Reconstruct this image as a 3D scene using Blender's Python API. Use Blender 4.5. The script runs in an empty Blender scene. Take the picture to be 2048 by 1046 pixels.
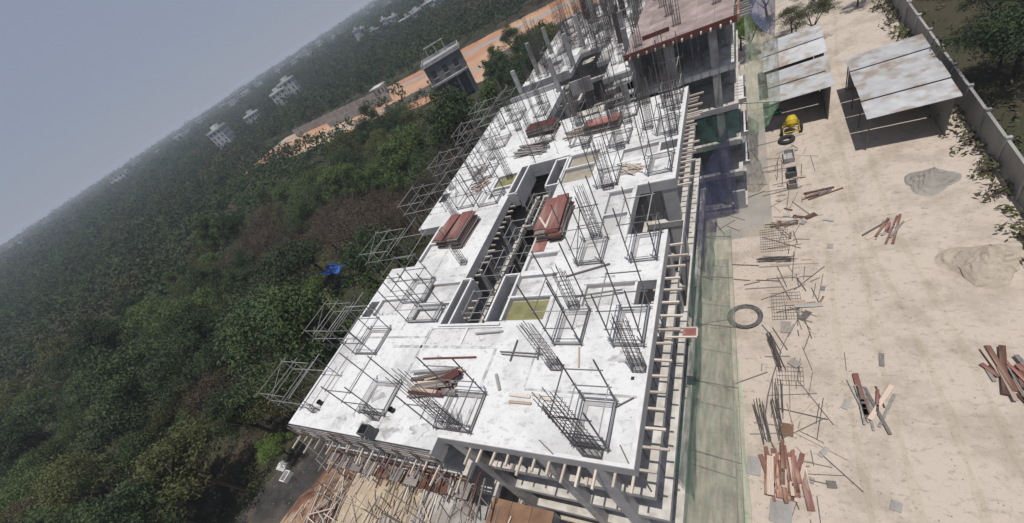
import bpy, bmesh, math, random
import numpy as np
from mathutils import Vector, Matrix, Quaternion

scene = bpy.context.scene
C = scene.collection

# ------------------------------------------------------------------ camera
YAW, PITCH, ROLL = (math.radians(v) for v in (-42.29409265, 40.31232674, -33.21249498))
FPX, PCX, PCY = 802.638, 1040.826, 616.858          # focal length and centre, in pixels of the 2048 wide photograph
CAM = np.array([0., 0., 27.])


def cam_axes():
    cy, sy, cp, sp = math.cos(YAW), math.sin(YAW), math.cos(PITCH), math.sin(PITCH)
    cr, sr = math.cos(ROLL), math.sin(ROLL)
    fwd = np.array([sy * cp, cy * cp, -sp])
    right = np.array([cy, -sy, 0.])
    up = np.cross(right, fwd)
    return np.array([cr * right + sr * up, -sr * right + cr * up, fwd])


RC = cam_axes()
cd = bpy.data.cameras.new('camera')
cam = bpy.data.objects.new('camera', cd)
C.objects.link(cam)
m = Matrix.Identity(4)
for i in range(3):
    m[i][0], m[i][1], m[i][2] = RC[0][i], RC[1][i], -RC[2][i]
    m[i][3] = CAM[i]
cam.matrix_world = m
cd.sensor_fit = 'HORIZONTAL'
cd.sensor_width = 36.
cd.lens = FPX / 2048 * 36
cd.shift_x = -(PCX - 1024) / 2048
cd.shift_y = (PCY - 523) / 2048
cd.clip_start = 0.2
cd.clip_end = 9000
scene.camera = cam


def px(x, y, z=0.):
    """point on the level z seen at photograph pixel (x, y)"""
    d = RC.T @ np.array([(x - PCX) / FPX, -(y - PCY) / FPX, 1.])
    t = (z - CAM[2]) / d[2]
    return (d[0] * t, d[1] * t, z)


def proj(p):
    q = RC @ (np.array(p) - CAM)
    if q[2] < 0.1:
        return (-9999, -9999)
    return (PCX + FPX * q[0] / q[2], PCY - FPX * q[1] / q[2])


# ------------------------------------------------------------------ sky, sun, exposure
SUN = Vector((0.12, -0.15, 1.0)).normalized()
w = bpy.data.worlds.new('World')
scene.world = w
w.use_nodes = True
nt = w.node_tree
nt.nodes.clear()
sky = nt.nodes.new('ShaderNodeTexSky')
sky.sky_type = 'NISHITA'
sky.sun_disc = False
sky.sun_elevation = math.asin(SUN.z)
sky.sun_rotation = math.atan2(SUN.x, SUN.y)
sky.air_density = 1.0
sky.dust_density = 0.25
sky.ozone_density = 2.0
bg = nt.nodes.new('ShaderNodeBackground')
bg.inputs[1].default_value = 0.095
out = nt.nodes.new('ShaderNodeOutputWorld')
mixn = nt.nodes.new('ShaderNodeMix')                  # even grey-blue haze veiling the clear sky
mixn.data_type = 'RGBA'
mixn.inputs[0].default_value = 0.9
mixn.inputs[7].default_value = (2.4, 2.65, 3.45, 1)
nt.links.new(sky.outputs[0], mixn.inputs[6])
nt.links.new(mixn.outputs[2], bg.inputs[0])
nt.links.new(bg.outputs[0], out.inputs[0])
sl = bpy.data.lights.new('sun', 'SUN')
sl.energy = 3.05
sl.angle = math.radians(0.6)
sl.color = (1.0, 0.96, 0.9)
so = bpy.data.objects.new('sun', sl)
so.rotation_euler = (-SUN).to_track_quat('-Z', 'Y').to_euler()
so.location = (0, 0, 60)
C.objects.link(so)
scene.view_settings.view_transform = 'Standard'
scene.view_settings.look = 'None'
scene.view_settings.gamma = 1.0
scene.view_settings.exposure = 0.22
HAZE_DENSITY = 0.0004

# ------------------------------------------------------------------ materials
MATS = {}


def mat(name, c1, c2=None, scale=2.0, rough=0.85, detail=6.0, c3=None, scale3=0.25, bump=0.0, bscale=20.0,
        rnd=0.0, stretch=None, metal=0.0, trans=0.0, coord='Object', lo=0.35, hi=0.65):
    """procedural surface: two colours mixed by noise, a third by a broader noise, per-object brightness jitter"""
    mt = bpy.data.materials.new(name)
    mt.use_nodes = True
    n, l = mt.node_tree.nodes, mt.node_tree.links
    p = n['Principled BSDF']
    p.inputs['Roughness'].default_value = rough
    p.inputs['Metallic'].default_value = metal
    if 'Specular IOR Level' in p.inputs:
        p.inputs['Specular IOR Level'].default_value = 0.25
    c2 = c2 or tuple(v * 0.75 for v in c1)
    if coord == 'World':
        tc = n.new('ShaderNodeNewGeometry')
        vec = tc.outputs['Position']
    else:
        tc = n.new('ShaderNodeTexCoord')
        vec = tc.outputs['Object']
    if stretch:
        mp = n.new('ShaderNodeMapping')
        mp.inputs['Scale'].default_value = stretch
        l.new(vec, mp.inputs[0])
        vec = mp.outputs[0]
    nz = n.new('ShaderNodeTexNoise')
    nz.inputs['Scale'].default_value = scale
    nz.inputs['Detail'].default_value = detail
    l.new(vec, nz.inputs['Vector'])
    cr = n.new('ShaderNodeValToRGB')
    cr.color_ramp.elements[0].position = lo
    cr.color_ramp.elements[1].position = hi
    cr.color_ramp.elements[0].color = (*c1, 1)
    cr.color_ramp.elements[1].color = (*c2, 1)
    l.new(nz.outputs[0], cr.inputs[0])
    col = cr.outputs[0]
    if c3:
        n3 = n.new('ShaderNodeTexNoise')
        n3.inputs['Scale'].default_value = scale3
        n3.inputs['Detail'].default_value = 5
        l.new(vec, n3.inputs['Vector'])
        r3 = n.new('ShaderNodeMapRange')
        r3.inputs[1].default_value = 0.48
        r3.inputs[2].default_value = 0.66
        l.new(n3.outputs[0], r3.inputs[0])
        mx = n.new('ShaderNodeMix')
        mx.data_type = 'RGBA'
        l.new(r3.outputs[0], mx.inputs[0])
        l.new(col, mx.inputs[6])
        mx.inputs[7].default_value = (*c3, 1)
        col = mx.outputs[2]
    if rnd:
        oi = n.new('ShaderNodeObjectInfo')
        mr = n.new('ShaderNodeMapRange')
        mr.inputs[3].default_value = 1 - rnd
        mr.inputs[4].default_value = 1 + rnd
        l.new(oi.outputs['Random'], mr.inputs[0])
        hs = n.new('ShaderNodeHueSaturation')
        l.new(mr.outputs[0], hs.inputs['Value'])
        l.new(col, hs.inputs['Color'])
        col = hs.outputs[0]
    l.new(col, p.inputs['Base Color'])
    if bump:
        nb = n.new('ShaderNodeTexNoise')
        nb.inputs['Scale'].default_value = bscale
        nb.inputs['Detail'].default_value = 4
        l.new(vec, nb.inputs['Vector'])
        bp = n.new('ShaderNodeBump')
        bp.inputs['Strength'].default_value = bump
        bp.inputs['Distance'].default_value = 0.05
        l.new(nb.outputs[0], bp.inputs['Height'])
        l.new(bp.outputs[0], p.inputs['Normal'])
    if trans:
        tr = n.new('ShaderNodeBsdfTranslucent')
        l.new(col, tr.inputs[0])
        ms = n.new('ShaderNodeMixShader')
        ms.inputs[0].default_value = trans
        l.new(p.outputs[0], ms.inputs[1])
        l.new(tr.outputs[0], ms.inputs[2])
        l.new(ms.outputs[0], n['Material Output'].inputs[0])
    MATS[name] = mt
    return mt


def net_mat(name, col, cover, weave=45.0):
    """woven shade net: see-through between the threads"""
    mt = bpy.data.materials.new(name)
    mt.use_nodes = True
    n, l = mt.node_tree.nodes, mt.node_tree.links
    p = n['Principled BSDF']
    p.inputs['Roughness'].default_value = 0.7
    tc = n.new('ShaderNodeTexCoord')
    nz = n.new('ShaderNodeTexNoise')
    nz.inputs['Scale'].default_value = 0.8
    nz.inputs['Detail'].default_value = 5
    l.new(tc.outputs['Object'], nz.inputs['Vector'])
    cr = n.new('ShaderNodeValToRGB')
    cr.color_ramp.elements[0].color = (*[v * 0.8 for v in col], 1)
    cr.color_ramp.elements[1].color = (*col, 1)
    l.new(nz.outputs[0], cr.inputs[0])
    l.new(cr.outputs[0], p.inputs['Base Color'])
    mr = n.new('ShaderNodeMapRange')
    mr.inputs[1].default_value, mr.inputs[2].default_value = .35, .65
    mr.inputs[3].default_value = max(.05, cover - 0.2)
    mr.inputs[4].default_value = min(.95, cover + 0.2)
    mp = n.new('ShaderNodeMapping')
    mp.inputs['Scale'].default_value = (2.6, .5, 1.2)
    l.new(tc.outputs['Object'], mp.inputs[0])
    n2 = n.new('ShaderNodeTexNoise')
    n2.inputs['Scale'].default_value = 1.6
    n2.inputs['Detail'].default_value = 9
    l.new(mp.outputs[0], n2.inputs['Vector'])
    l.new(n2.outputs[0], mr.inputs[0])
    tr = n.new('ShaderNodeBsdfTransparent')
    ms = n.new('ShaderNodeMixShader')
    l.new(mr.outputs[0], ms.inputs[0])
    l.new(tr.outputs[0], ms.inputs[1])
    l.new(p.outputs[0], ms.inputs[2])
    l.new(ms.outputs[0], n['Material Output'].inputs[0])
    MATS[name] = mt


def dirty_white(name, white, grey, amount):
    mt = bpy.data.materials.new(name)
    mt.use_nodes = True
    n, l = mt.node_tree.nodes, mt.node_tree.links
    p = n['Principled BSDF']
    p.inputs['Roughness'].default_value = 0.9
    p.inputs['Specular IOR Level'].default_value = 0.2
    g = n.new('ShaderNodeNewGeometry')
    col = None
    for k, (sc, det, rg, lo, hi, fac, st, tone) in enumerate((
            (0.33, 12, .68, .47, .60, .55, (1, 1, 1), 1.0), (1.7, 12, .72, .54, .66, .7, (1, 1.6, 1), .8),
            (7.0, 9, .7, .58, .70, .6, (1, 1, 1), .62), (2.6, 10, .75, .60, .68, .75, (3.2, .5, 1), .7), (2.2, 10, .75, .61, .69, .7, (.5, 3.4, 1), .75))):
        mp = n.new('ShaderNodeMapping')
        mp.inputs['Scale'].default_value = st
        mp.inputs['Location'].default_value = (k * 13.7, k * 5.1, 0)
        l.new(g.outputs['Position'], mp.inputs[0])
        nz = n.new('ShaderNodeTexNoise')
        nz.inputs['Scale'].default_value = sc
        nz.inputs['Detail'].default_value = det
        nz.inputs['Roughness'].default_value = rg
        l.new(mp.outputs[0], nz.inputs['Vector'])
        mr = n.new('ShaderNodeMapRange')
        mr.inputs[1].default_value, mr.inputs[2].default_value = lo, hi
        mr.inputs[4].default_value = fac * amount
        l.new(nz.outputs[0], mr.inputs[0])
        mx = n.new('ShaderNodeMix')
        mx.data_type = 'RGBA'
        l.new(mr.outputs[0], mx.inputs[0])
        if col is None:
            mx.inputs[6].default_value = (*white, 1)
        else:
            l.new(col, mx.inputs[6])
        mx.inputs[7].default_value = (*[v * tone for v in grey], 1)
        col = mx.outputs[2]
    l.new(col, p.inputs['Base Color'])
    nb = n.new('ShaderNodeTexNoise')
    nb.inputs['Scale'].default_value = 9
    nb.inputs['Detail'].default_value = 8
    l.new(g.outputs['Position'], nb.inputs['Vector'])
    bp = n.new('ShaderNodeBump')
    bp.inputs['Strength'].default_value = .35
    bp.inputs['Distance'].default_value = .03
    l.new(nb.outputs[0], bp.inputs['Height'])
    l.new(bp.outputs[0], p.inputs['Normal'])
    MATS[name] = mt


dirty_white('white_concrete', (0.68, 0.68, 0.675), (0.40, 0.395, 0.385), .9)
dirty_white('white_dirty_shade', (0.62, 0.615, 0.61), (0.38, 0.37, 0.36), 1.25)  # dirt, darkened further to stand in for shading in the sunken panels
mat('white_rim', (0.68, 0.67, 0.66), (0.52, 0.51, 0.5), 3, 0.9, 8, coord='World', lo=0.4, hi=0.8)
mat('grey_concrete', (0.40, 0.40, 0.405), (0.31, 0.31, 0.315), 1.2, 0.9, 8, c3=(0.45, 0.445, 0.44), scale3=0.6,
    bump=0.2, bscale=12, coord='World')
mat('raw_concrete', (0.42, 0.415, 0.41), (0.30, 0.295, 0.29), 1.6, 0.9, 8, c3=(0.2, 0.195, 0.19), scale3=0.5,
    bump=0.2, coord='World')
mat('lip_concrete', (0.55, 0.51, 0.45), (0.38, 0.36, 0.33), 2.2, 0.9, 8, c3=(0.62, 0.6, 0.56), scale3=1.0, coord='World')
mat('mortar', (0.36, 0.355, 0.345), (0.58, 0.58, 0.575), 2.4, 0.95, 12, coord='World', lo=.42, hi=.58)
mat('timber', (0.56, 0.45, 0.37), (0.40, 0.31, 0.25), 3, 0.8, 6, rnd=0.3, stretch=(8, 8, 1))
mat('pale_timber', (0.62, 0.55, 0.48), (0.45, 0.38, 0.32), 3, 0.8, 6, rnd=0.25, stretch=(8, 8, 1))
mat('old_plank', (0.26, 0.23, 0.21), (0.16, 0.14, 0.13), 3, 0.85, 6, rnd=0.4, stretch=(1, 8, 8))
mat('weathered_plank', (0.30, 0.28, 0.265), (0.19, 0.175, 0.165), 3, 0.9, 10, rnd=0.35, c3=(0.38, 0.36, 0.35), scale3=2, stretch=(1, 6, 6))
mat('red_ply', (0.25, 0.10, 0.085), (0.17, 0.075, 0.065), 1.5, 0.6, 7, rnd=0.25, c3=(0.34, 0.2, 0.17), scale3=1.2)
mat('brick_red', (0.29, 0.145, 0.11), (0.2, 0.105, 0.08), 2.2, 0.85, 9, rnd=0.35, c3=(0.42, 0.27, 0.2), scale3=1.5)
mat('red_edge', (0.14, 0.045, 0.04), (0.09, 0.04, 0.035), 2.5, 0.7, 6, rnd=0.2)
mat('deck_ply', (0.31, 0.245, 0.22), (0.24, 0.185, 0.165), 1.2, 0.65, 7, rnd=0.12, c3=(0.36, 0.29, 0.27), scale3=0.8)
mat('beige_ply', (0.52, 0.43, 0.31), (0.42, 0.34, 0.25), 1.0, 0.75, 7, rnd=0.15, c3=(0.36, 0.28, 0.2), scale3=0.7)
mat('grey_ply', (0.42, 0.40, 0.38), (0.31, 0.29, 0.27), 1.0, 0.75, 7, rnd=0.2, c3=(0.25, 0.23, 0.21), scale3=0.7)
mat('brown_ply', (0.24, 0.15, 0.09), (0.16, 0.09, 0.06), 1.0, 0.75, 7, rnd=0.2)
mat('rust_ply', (0.16, 0.075, 0.055), (0.09, 0.045, 0.035), 2.0, 0.85, 10, rnd=0.4, c3=(0.24, 0.17, 0.125), scale3=1.1)
mat('yellow_ply', (0.25, 0.24, 0.11), (0.17, 0.165, 0.08), 1.5, 0.6, 6)
mat('tan_ply', (0.36, 0.32, 0.25), (0.28, 0.25, 0.2), 1.5, 0.7, 6)
mat('steel_pipe', (0.11, 0.11, 0.11), (0.17, 0.16, 0.155), 3, 0.6, 5, rnd=0.3)
mat('galv_pipe', (0.34, 0.34, 0.335), (0.22, 0.21, 0.2), 3, 0.5, 5, rnd=0.25)
mat('rebar', (0.085, 0.08, 0.08), (0.13, 0.11, 0.10), 4, 0.7, 4, rnd=0.2)
mat('rebar_tied', (0.12, 0.105, 0.10), (0.075, 0.065, 0.06), 4, 0.7, 4, rnd=0.2)
dirty_white('yard_dirt', (0.50, 0.43, 0.365), (0.34, 0.285, 0.23), 1.15)
dirty_white('rut_dirt', (0.47, 0.405, 0.33), (0.32, 0.27, 0.215), 1.2)
mat('yard_concrete', (0.34, 0.31, 0.275), (0.28, 0.26, 0.235), 0.6, 0.9, 9, c3=(0.38, 0.33, 0.26), scale3=0.25, coord='World')
mat('forest_floor', (0.035, 0.04, 0.02), (0.07, 0.055, 0.035), 0.12, 0.95, 10, c3=(0.03, 0.045, 0.02), scale3=0.03, coord='World')
mat('alley', (0.06, 0.056, 0.053), (0.03, 0.029, 0.028), 0.9, 0.95, 13, c3=(0.10, 0.08, 0.065), scale3=0.3, coord='World')  # deep shade of the alley is put into this dark ground colour
mat('red_soil', (0.24, 0.125, 0.08), (0.13, 0.065, 0.045), 1.1, 0.95, 14, c3=(0.36, 0.26, 0.18), scale3=0.5, bump=0.9, bscale=3, coord='World')
mat('orange_soil', (0.45, 0.285, 0.18), (0.38, 0.18, 0.105), 0.07, 0.95, 12, c3=(0.50, 0.38, 0.27), scale3=0.03, coord='World')
mat('road_grey', (0.33, 0.32, 0.31), (0.26, 0.255, 0.25), 0.3, 0.9, 8, coord='World')
mat('wall_grey', (0.34, 0.33, 0.31), (0.25, 0.245, 0.235), 0.5, 0.9, 7, coord='World')
mat('house_white', (0.55, 0.55, 0.54), (0.45, 0.45, 0.445), 0.5, 0.8, 5, rnd=0.18)
mat('house_dark', (0.05, 0.055, 0.06), (0.035, 0.04, 0.045), 1, 0.4, 3)
mat('house_grey', (0.16, 0.16, 0.17), (0.12, 0.12, 0.125), 0.5, 0.9, 7, c3=(0.2, 0.19, 0.18), scale3=0.3)
mat('sheet_roof', (0.50, 0.51, 0.52), (0.40, 0.40, 0.41), 0.9, 0.55, 12, rnd=0.15, c3=(0.30, 0.24, 0.19), scale3=0.7)
mat('hose', (0.11, 0.105, 0.105), (0.16, 0.15, 0.15), 5, 0.5, 4)
mat('rubber', (0.025, 0.025, 0.026), (0.04, 0.038, 0.037), 5, 0.7, 4)
mat('blue_sheet', (0.03, 0.12, 0.45), (0.03, 0.08, 0.3), 1.5, 0.5, 5)
mat('green_cloth', (0.02, 0.25, 0.12), (0.02, 0.17, 0.08), 2, 0.7, 5)
mat('yellow_paint', (0.6, 0.45, 0.03), (0.5, 0.36, 0.03), 2, 0.5, 5)
mat('bin_metal', (0.12, 0.125, 0.13), (0.08, 0.083, 0.088), 3, 0.55, 5)
mat('bark', (0.10, 0.075, 0.055), (0.06, 0.045, 0.035), 4, 0.95, 6, stretch=(1, 1, 0.3))
mat('leaf_dark', (0.036, 0.056, 0.024), (0.064, 0.094, 0.036), 0.5, 0.7, 4, rnd=0.35, trans=0.2)
mat('leaf_green', (0.058, 0.088, 0.028), (0.10, 0.135, 0.044), 0.5, 0.7, 4, rnd=0.35, trans=0.22)
mat('leaf_olive', (0.075, 0.085, 0.03), (0.115, 0.12, 0.045), 0.5, 0.75, 4, rnd=0.35, trans=0.22)
mat('leaf_dry', (0.095, 0.075, 0.055), (0.06, 0.046, 0.036), 0.6, 0.85, 4, rnd=0.3)
mat('leaf_rust', (0.11, 0.078, 0.045), (0.07, 0.052, 0.03), 0.6, 0.85, 4, rnd=0.3)
mat('canopy_dark', (0.018, 0.036, 0.016), (0.04, 0.066, 0.022), 0.06, 0.75, 8, c3=(0.05, 0.06, 0.028), scale3=.012, trans=0.15, coord='World')
mat('canopy_green', (0.028, 0.056, 0.015), (0.06, 0.095, 0.026), 0.06, 0.75, 8, c3=(0.025, 0.04, 0.016), scale3=.014, trans=0.18, coord='World')
mat('canopy_olive', (0.045, 0.06, 0.02), (0.085, 0.09, 0.034), 0.06, 0.75, 8, c3=(0.06, 0.05, 0.03), scale3=.016, trans=0.18, coord='World')
mat('leaf_bright', (0.09, 0.15, 0.03), (0.15, 0.21, 0.055), 0.6, 0.65, 4, rnd=0.15, trans=0.3)
net_mat('net_green', (0.23, 0.275, 0.20), 0.43)
mat('net_rope', (0.10, 0.15, 0.10), (0.14, 0.2, 0.13))
net_mat('net_green_dense', (0.045, 0.14, 0.11), 0.45)
net_mat('net_blue', (0.075, 0.085, 0.17), 0.62)
net_mat('net_pale', (0.26, 0.42, 0.26), 0.42)


# ------------------------------------------------------------------ mesh helpers
class MB:
    """collects shapes for one mesh"""

    def __init__(self):
        self.v, self.f, self.mi = [], [], []

    def quad(self, pts, mi=0):
        b = len(self.v)
        self.v += [tuple(p) for p in pts]
        self.f.append(tuple(range(b, b + len(pts))))
        self.mi.append(mi)
        return self

    def box(self, x0, x1, y0, y1, z0, z1, mi=0, top=None):
        b = len(self.v)
        self.v += [(x, y, z) for z in (z0, z1) for y in (y0, y1) for x in (x0, x1)]
        for k, q in enumerate(((0, 2, 3, 1), (4, 5, 7, 6), (0, 1, 5, 4), (1, 3, 7, 5), (3, 2, 6, 7), (2, 0, 4, 6))):
            self.f.append(tuple(b + i for i in q))
            self.mi.append(top if (top is not None and k == 1) else mi)
        return self

    def tube(self, p, q, r, n=6, r2=None, mi=0, cap=True):
        p, q = Vector(p), Vector(q)
        d = (q - p)
        if d.length < 1e-6:
            return self
        d.normalize()
        a = d.orthogonal().normalized()
        bb = d.cross(a)
        r2 = r if r2 is None else r2
        b = len(self.v)
        for c, rr in ((p, r), (q, r2)):
            for i in range(n):
                t = 2 * math.pi * i / n
                self.v.append(tuple(c + a * (math.cos(t) * rr) + bb * (math.sin(t) * rr)))
        for i in range(n):
            j = (i + 1) % n
            self.f.append((b + i, b + j, b + n + j, b + n + i))
            self.mi.append(mi)
        if cap:
            self.f.append(tuple(b + n - 1 - i for i in range(n)))
            self.f.append(tuple(b + n + i for i in range(n)))
            self.mi += [mi, mi]
        return self

    def path(self, pts, r, n=6):
        for a, b in zip(pts[:-1], pts[1:]):
            self.tube(a, b, r, n)
        return self

    def mesh(self, name='mesh'):
        me = bpy.data.meshes.new(name)
        me.from_pydata(self.v, [], self.f)
        if any(self.mi):
            me.polygons.foreach_set('material_index', self.mi)
        me.update()
        return me


def link(name, me, mats=None, parent=None, loc=(0, 0, 0), label=None, cat=None, group=None, kind=None, rot=None, scale=None):
    o = bpy.data.objects.new(name, me)
    C.objects.link(o)
    if mats and me is not None and not me.materials:
        for k in ([mats] if isinstance(mats, str) else mats):
            me.materials.append(MATS[k])
    o.parent = parent
    o.location = loc
    if rot is not None:
        if isinstance(rot, Quaternion):
            o.rotation_mode = 'QUATERNION'
            o.rotation_quaternion = rot
        else:
            o.rotation_euler = rot
    if scale is not None:
        o.scale = scale
    if label:
        o['label'] = label
    if cat:
        o['category'] = cat
    if group:
        o['group'] = group
    if kind:
        o['kind'] = kind
    return o


def thing(name, loc, label, cat, group=None, rz=0.):
    return link(name, None, None, None, loc, label, cat, group, rot=(0, 0, rz) if rz else None)


UNIT = {}


def unit_tube(n=6):
    if n not in UNIT:
        UNIT[n] = MB().tube((0, 0, 0), (0, 0, 1), 1, n).mesh('tube')
    return UNIT[n]


TUBE_BY_MAT = {}


def bar(name, p, q, r, mt, parent=None, n=6, **kw):
    """a straight round bar: shared unit tube placed between p and q"""
    key = (mt, n)
    if key not in TUBE_BY_MAT:
        me = MB().tube((0, 0, 0), (0, 0, 1), 1, n).mesh('tube')
        me.materials.append(MATS[mt])
        TUBE_BY_MAT[key] = me
    p, q = Vector(p), Vector(q)
    d = q - p
    qt = Vector((0, 0, 1)).rotation_difference(d.normalized())
    return link(name, TUBE_BY_MAT[key], None, parent, p, rot=qt, scale=(r, r, d.length), **kw)


BOX_BY_MAT = {}


def beam(name, p, q, wdt, hgt, mt, parent=None, **kw):
    """a straight squared timber between p and q (shared unit box)"""
    if mt not in BOX_BY_MAT:
        me = MB().box(-.5, .5, -.5, .5, 0, 1).mesh('squared')
        me.materials.append(MATS[mt])
        BOX_BY_MAT[mt] = me
    p, q = Vector(p), Vector(q)
    d = (q - p)
    z = d.normalized()
    up = Vector((0, 0, 1)) if abs(z.z) < 0.95 else Vector((0, 1, 0))
    x = up.cross(z).normalized()
    y = z.cross(x)
    rm = Matrix((x, y, z)).transposed().to_quaternion()
    return link(name, BOX_BY_MAT[mt], None, parent, p, rot=rm, scale=(wdt, hgt, d.length), **kw)


def cells(rects, holes):
    xs = sorted({v for r in rects + holes for v in r[:2]})
    ys = sorted({v for r in rects + holes for v in r[2:]})
    ins = lambda x, y, R: any(a < x < b and c < y < d for a, b, c, d in R)
    g = [[ins((xs[i] + xs[i + 1]) / 2, (ys[j] + ys[j + 1]) / 2, rects) and not ins((xs[i] + xs[i + 1]) / 2, (ys[j] + ys[j + 1]) / 2, holes)
          for j in range(len(ys) - 1)] for i in range(len(xs) - 1)]
    return xs, ys, g


def slab(rects, holes, z0, z1, bottom=True, top_mi=1):
    """flat slab of any rectilinear outline; top face gets material 1"""
    xs, ys, g = cells(rects, holes)
    mb = MB()
    nx, ny = len(xs) - 1, len(ys) - 1
    at = lambda i, j: 0 <= i < nx and 0 <= j < ny and g[i][j]
    for i in range(nx):
        for j in range(ny):
            if not g[i][j]:
                continue
            x0, x1, y0, y1 = xs[i], xs[i + 1], ys[j], ys[j + 1]
            mb.quad([(x0, y0, z1), (x1, y0, z1), (x1, y1, z1), (x0, y1, z1)], top_mi)
            if bottom:
                mb.quad([(x0, y1, z0), (x1, y1, z0), (x1, y0, z0), (x0, y0, z0)], 0)
            if not at(i - 1, j):
                mb.quad([(x0, y1, z0), (x0, y0, z0), (x0, y0, z1), (x0, y1, z1)])
            if not at(i + 1, j):
                mb.quad([(x1, y0, z0), (x1, y1, z0), (x1, y1, z1), (x1, y0, z1)])
            if not at(i, j - 1):
                mb.quad([(x0, y0, z0), (x1, y0, z0), (x1, y0, z1), (x0, y0, z1)])
            if not at(i, j + 1):
                mb.quad([(x1, y1, z0), (x0, y1, z0), (x0, y1, z1), (x1, y1, z1)])
    return mb


RZ = 13.0                                   # roof level; the yard is level 0
LV = [13.0, 9.94, 6.88, 3.82]               # floor levels
rng = random.Random(7)
U = rng.uniform

# ------------------------------------------------------------------ ground, roads
link('ground', MB().quad([(-4500, -3000, 0), (3000, -3000, 0), (3000, 4500, 0), (-4500, 4500, 0)]).mesh(), 'forest_floor', kind='structure')
link('yard', MB().quad([(-28, -25, .006), (15.5, -25, .006), (15.5, 92, .006), (-3.5, 92, .006), (-3.5, 36, .006), (-28, 36, .006)]).mesh(), 'yard_dirt', kind='structure')
for k, (x_, ph_) in enumerate(((3.4, .3), (5.3, .3), (7.9, 2.0), (9.7, 2.0))):
    mb = MB()
    e = lambda y: (x_ + 1.1 * math.sin(y * .06 + ph_) + .25 * math.sin(y * .23 + ph_ * 2), .17 + .06 * math.sin(y * 1.3 + k) + .04 * math.sin(y * 3.1))
    for j in range(150):
        y0, y1 = -20 + j * .65, -20 + (j + 1) * .65
        (a0, w0), (a1, w1) = e(y0), e(y1)
        mb.quad([(a0 - w0, y0, .0105), (a0 + w0, y0, .0105), (a1 + w1, y1, .0105), (a1 - w1, y1, .0105)])
    link('tyre_track', mb.mesh(), 'rut_dirt', kind='structure')
link('yard_pavement', MB().quad([(-3.3, 30.5, .012), (1.2, 30.5, .012), (1.2, 52, .012), (-3.3, 52, .012)]).mesh(), 'yard_concrete', kind='structure')
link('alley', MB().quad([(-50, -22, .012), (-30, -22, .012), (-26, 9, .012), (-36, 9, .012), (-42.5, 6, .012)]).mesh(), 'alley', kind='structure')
link('earth_clearing', MB().quad([(-205, 112, .008), (-120, 108, .008), (-30, 106, .008), (10, 112, .008), (10, 166, .008), (-60, 164, .008), (-130, 153, .008), (-205, 147, .008)]).mesh(),
     'orange_soil', kind='structure')
link('earth_road', MB().quad([(-205, 137.5, .02), (-130, 140.2, .02), (-88, 144.5, .02), (-46, 149.5, .02), (40, 158, .02), (40, 162, .02), (-46, 153.8, .02), (-88, 148.8, .02), (-130, 144.2, .02), (-205, 141.5, .02)]).mesh(),
     'road_grey', kind='structure')
link('side_road', MB().quad([(-140, 117, .02), (-80, 119, .02), (-30, 124, .02), (-30, 127, .02), (-80, 122, .02), (-140, 120, .02)]).mesh(), 'road_grey', kind='structure')


# ------------------------------------------------------------------ main building
mainb = thing('concrete_building', (-14, 19, 0), 'long concrete frame building under construction with whitewashed roof slab and open courtyard', 'building')


def part(name, mb, mats, parent=mainb, **kw):
    base = parent.location if parent else Vector((0, 0, 0))
    o = link(name, mb.mesh() if isinstance(mb, MB) else mb, mats, parent, **kw)
    o.location = -Vector(base)
    return o


L, Rr = -24.3, -3.92
RECTS = [(L, -12.84, 4.05, 42.4), (-12.84, Rr, 4.65, 33.35), (-16.6, -12.84, 4.05, 40.4)]
HOLES = [(-15.5, -13.1, 11.2, 27.4), (-16.2, -12.05, 14.9, 23.7),
         (-16.2, -15.64, 11.2, 14.76), (-12.96, -12.1, 11.35, 14.76), (-16.2, -15.64, 23.84, 27.4), (-12.96, -12.1, 23.84, 27.2),
         (-6.1, Rr, 17.1, 21.6), (L, -21.9, 16.85, 21.4),
         (-5.0, -4.1, 12.1, 13.6), (-5.15, -4.12, 25.1, 26.1), (-24.1, -23.2, 12.1, 13.5), (-24.1, -23.2, 25.0, 26.3),
         (-16.4, -11.2, 34.2, 43), (-12.84, -3, 33.35, 45)]
SUNK = [(-12.0, -9.5, 11.4, 12.95), (-11.85, -10.0, 15.1, 16.4), (-12.0, -9.55, 13.1, 14.7),
        (-18.3, -16.5, 25.3, 26.9), (-18.2, -16.5, 23.8, 25.15), (-11.9, -9.55, 23.75, 25.4), (-11.8, -9.55, 25.55, 27.2),
        (-7.8, -6.35, 19.35, 21.4), (-7.8, -6.35, 17.3, 19.2), (-7.6, -5.12, 12.15, 13.55), (-7.7, -5.3, 25.0, 26.3),
        (-19.0, -16.45, 11.4, 12.95), (-19.0, -16.45, 13.1, 14.7), (-23.0, -20.6, 12.15, 13.6), (-21.7, -20.3, 17.2, 19.2), (-21.7, -20.3, 19.35, 21.3)]
SHALLOW = [(-16.75, -14.25, 9.8, 10.95), (-14.05, -11.75, 9.8, 10.95), (-24.1, -22.3, 4.9, 10.2), (-12.7, -11.1, 5.3, 6.95)]
ZB = RZ - 0.24
part('roof_slab', slab(RECTS, HOLES + SUNK + SHALLOW, ZB, RZ, bottom=False), ['grey_concrete', 'white_concrete'])
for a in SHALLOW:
    part('roof_panel', slab([a], [], ZB, RZ - 0.06, bottom=False), ['grey_concrete', 'white_dirty_shade'])
part('roof_beam_grid', slab(RECTS, HOLES, RZ - 0.62, ZB), ['grey_concrete', 'white_dirty_shade'])
for r, mt_ in ((SUNK[0], 'yellow_ply'), (SUNK[3], 'yellow_ply'), (SUNK[5], 'tan_ply'), (SUNK[6], 'tan_ply')):
    part('plywood_infill', MB().box(r[0] + .06, r[1] - .06, r[2] + .06, r[3] - .06, ZB, ZB + .03), mt_)
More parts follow.
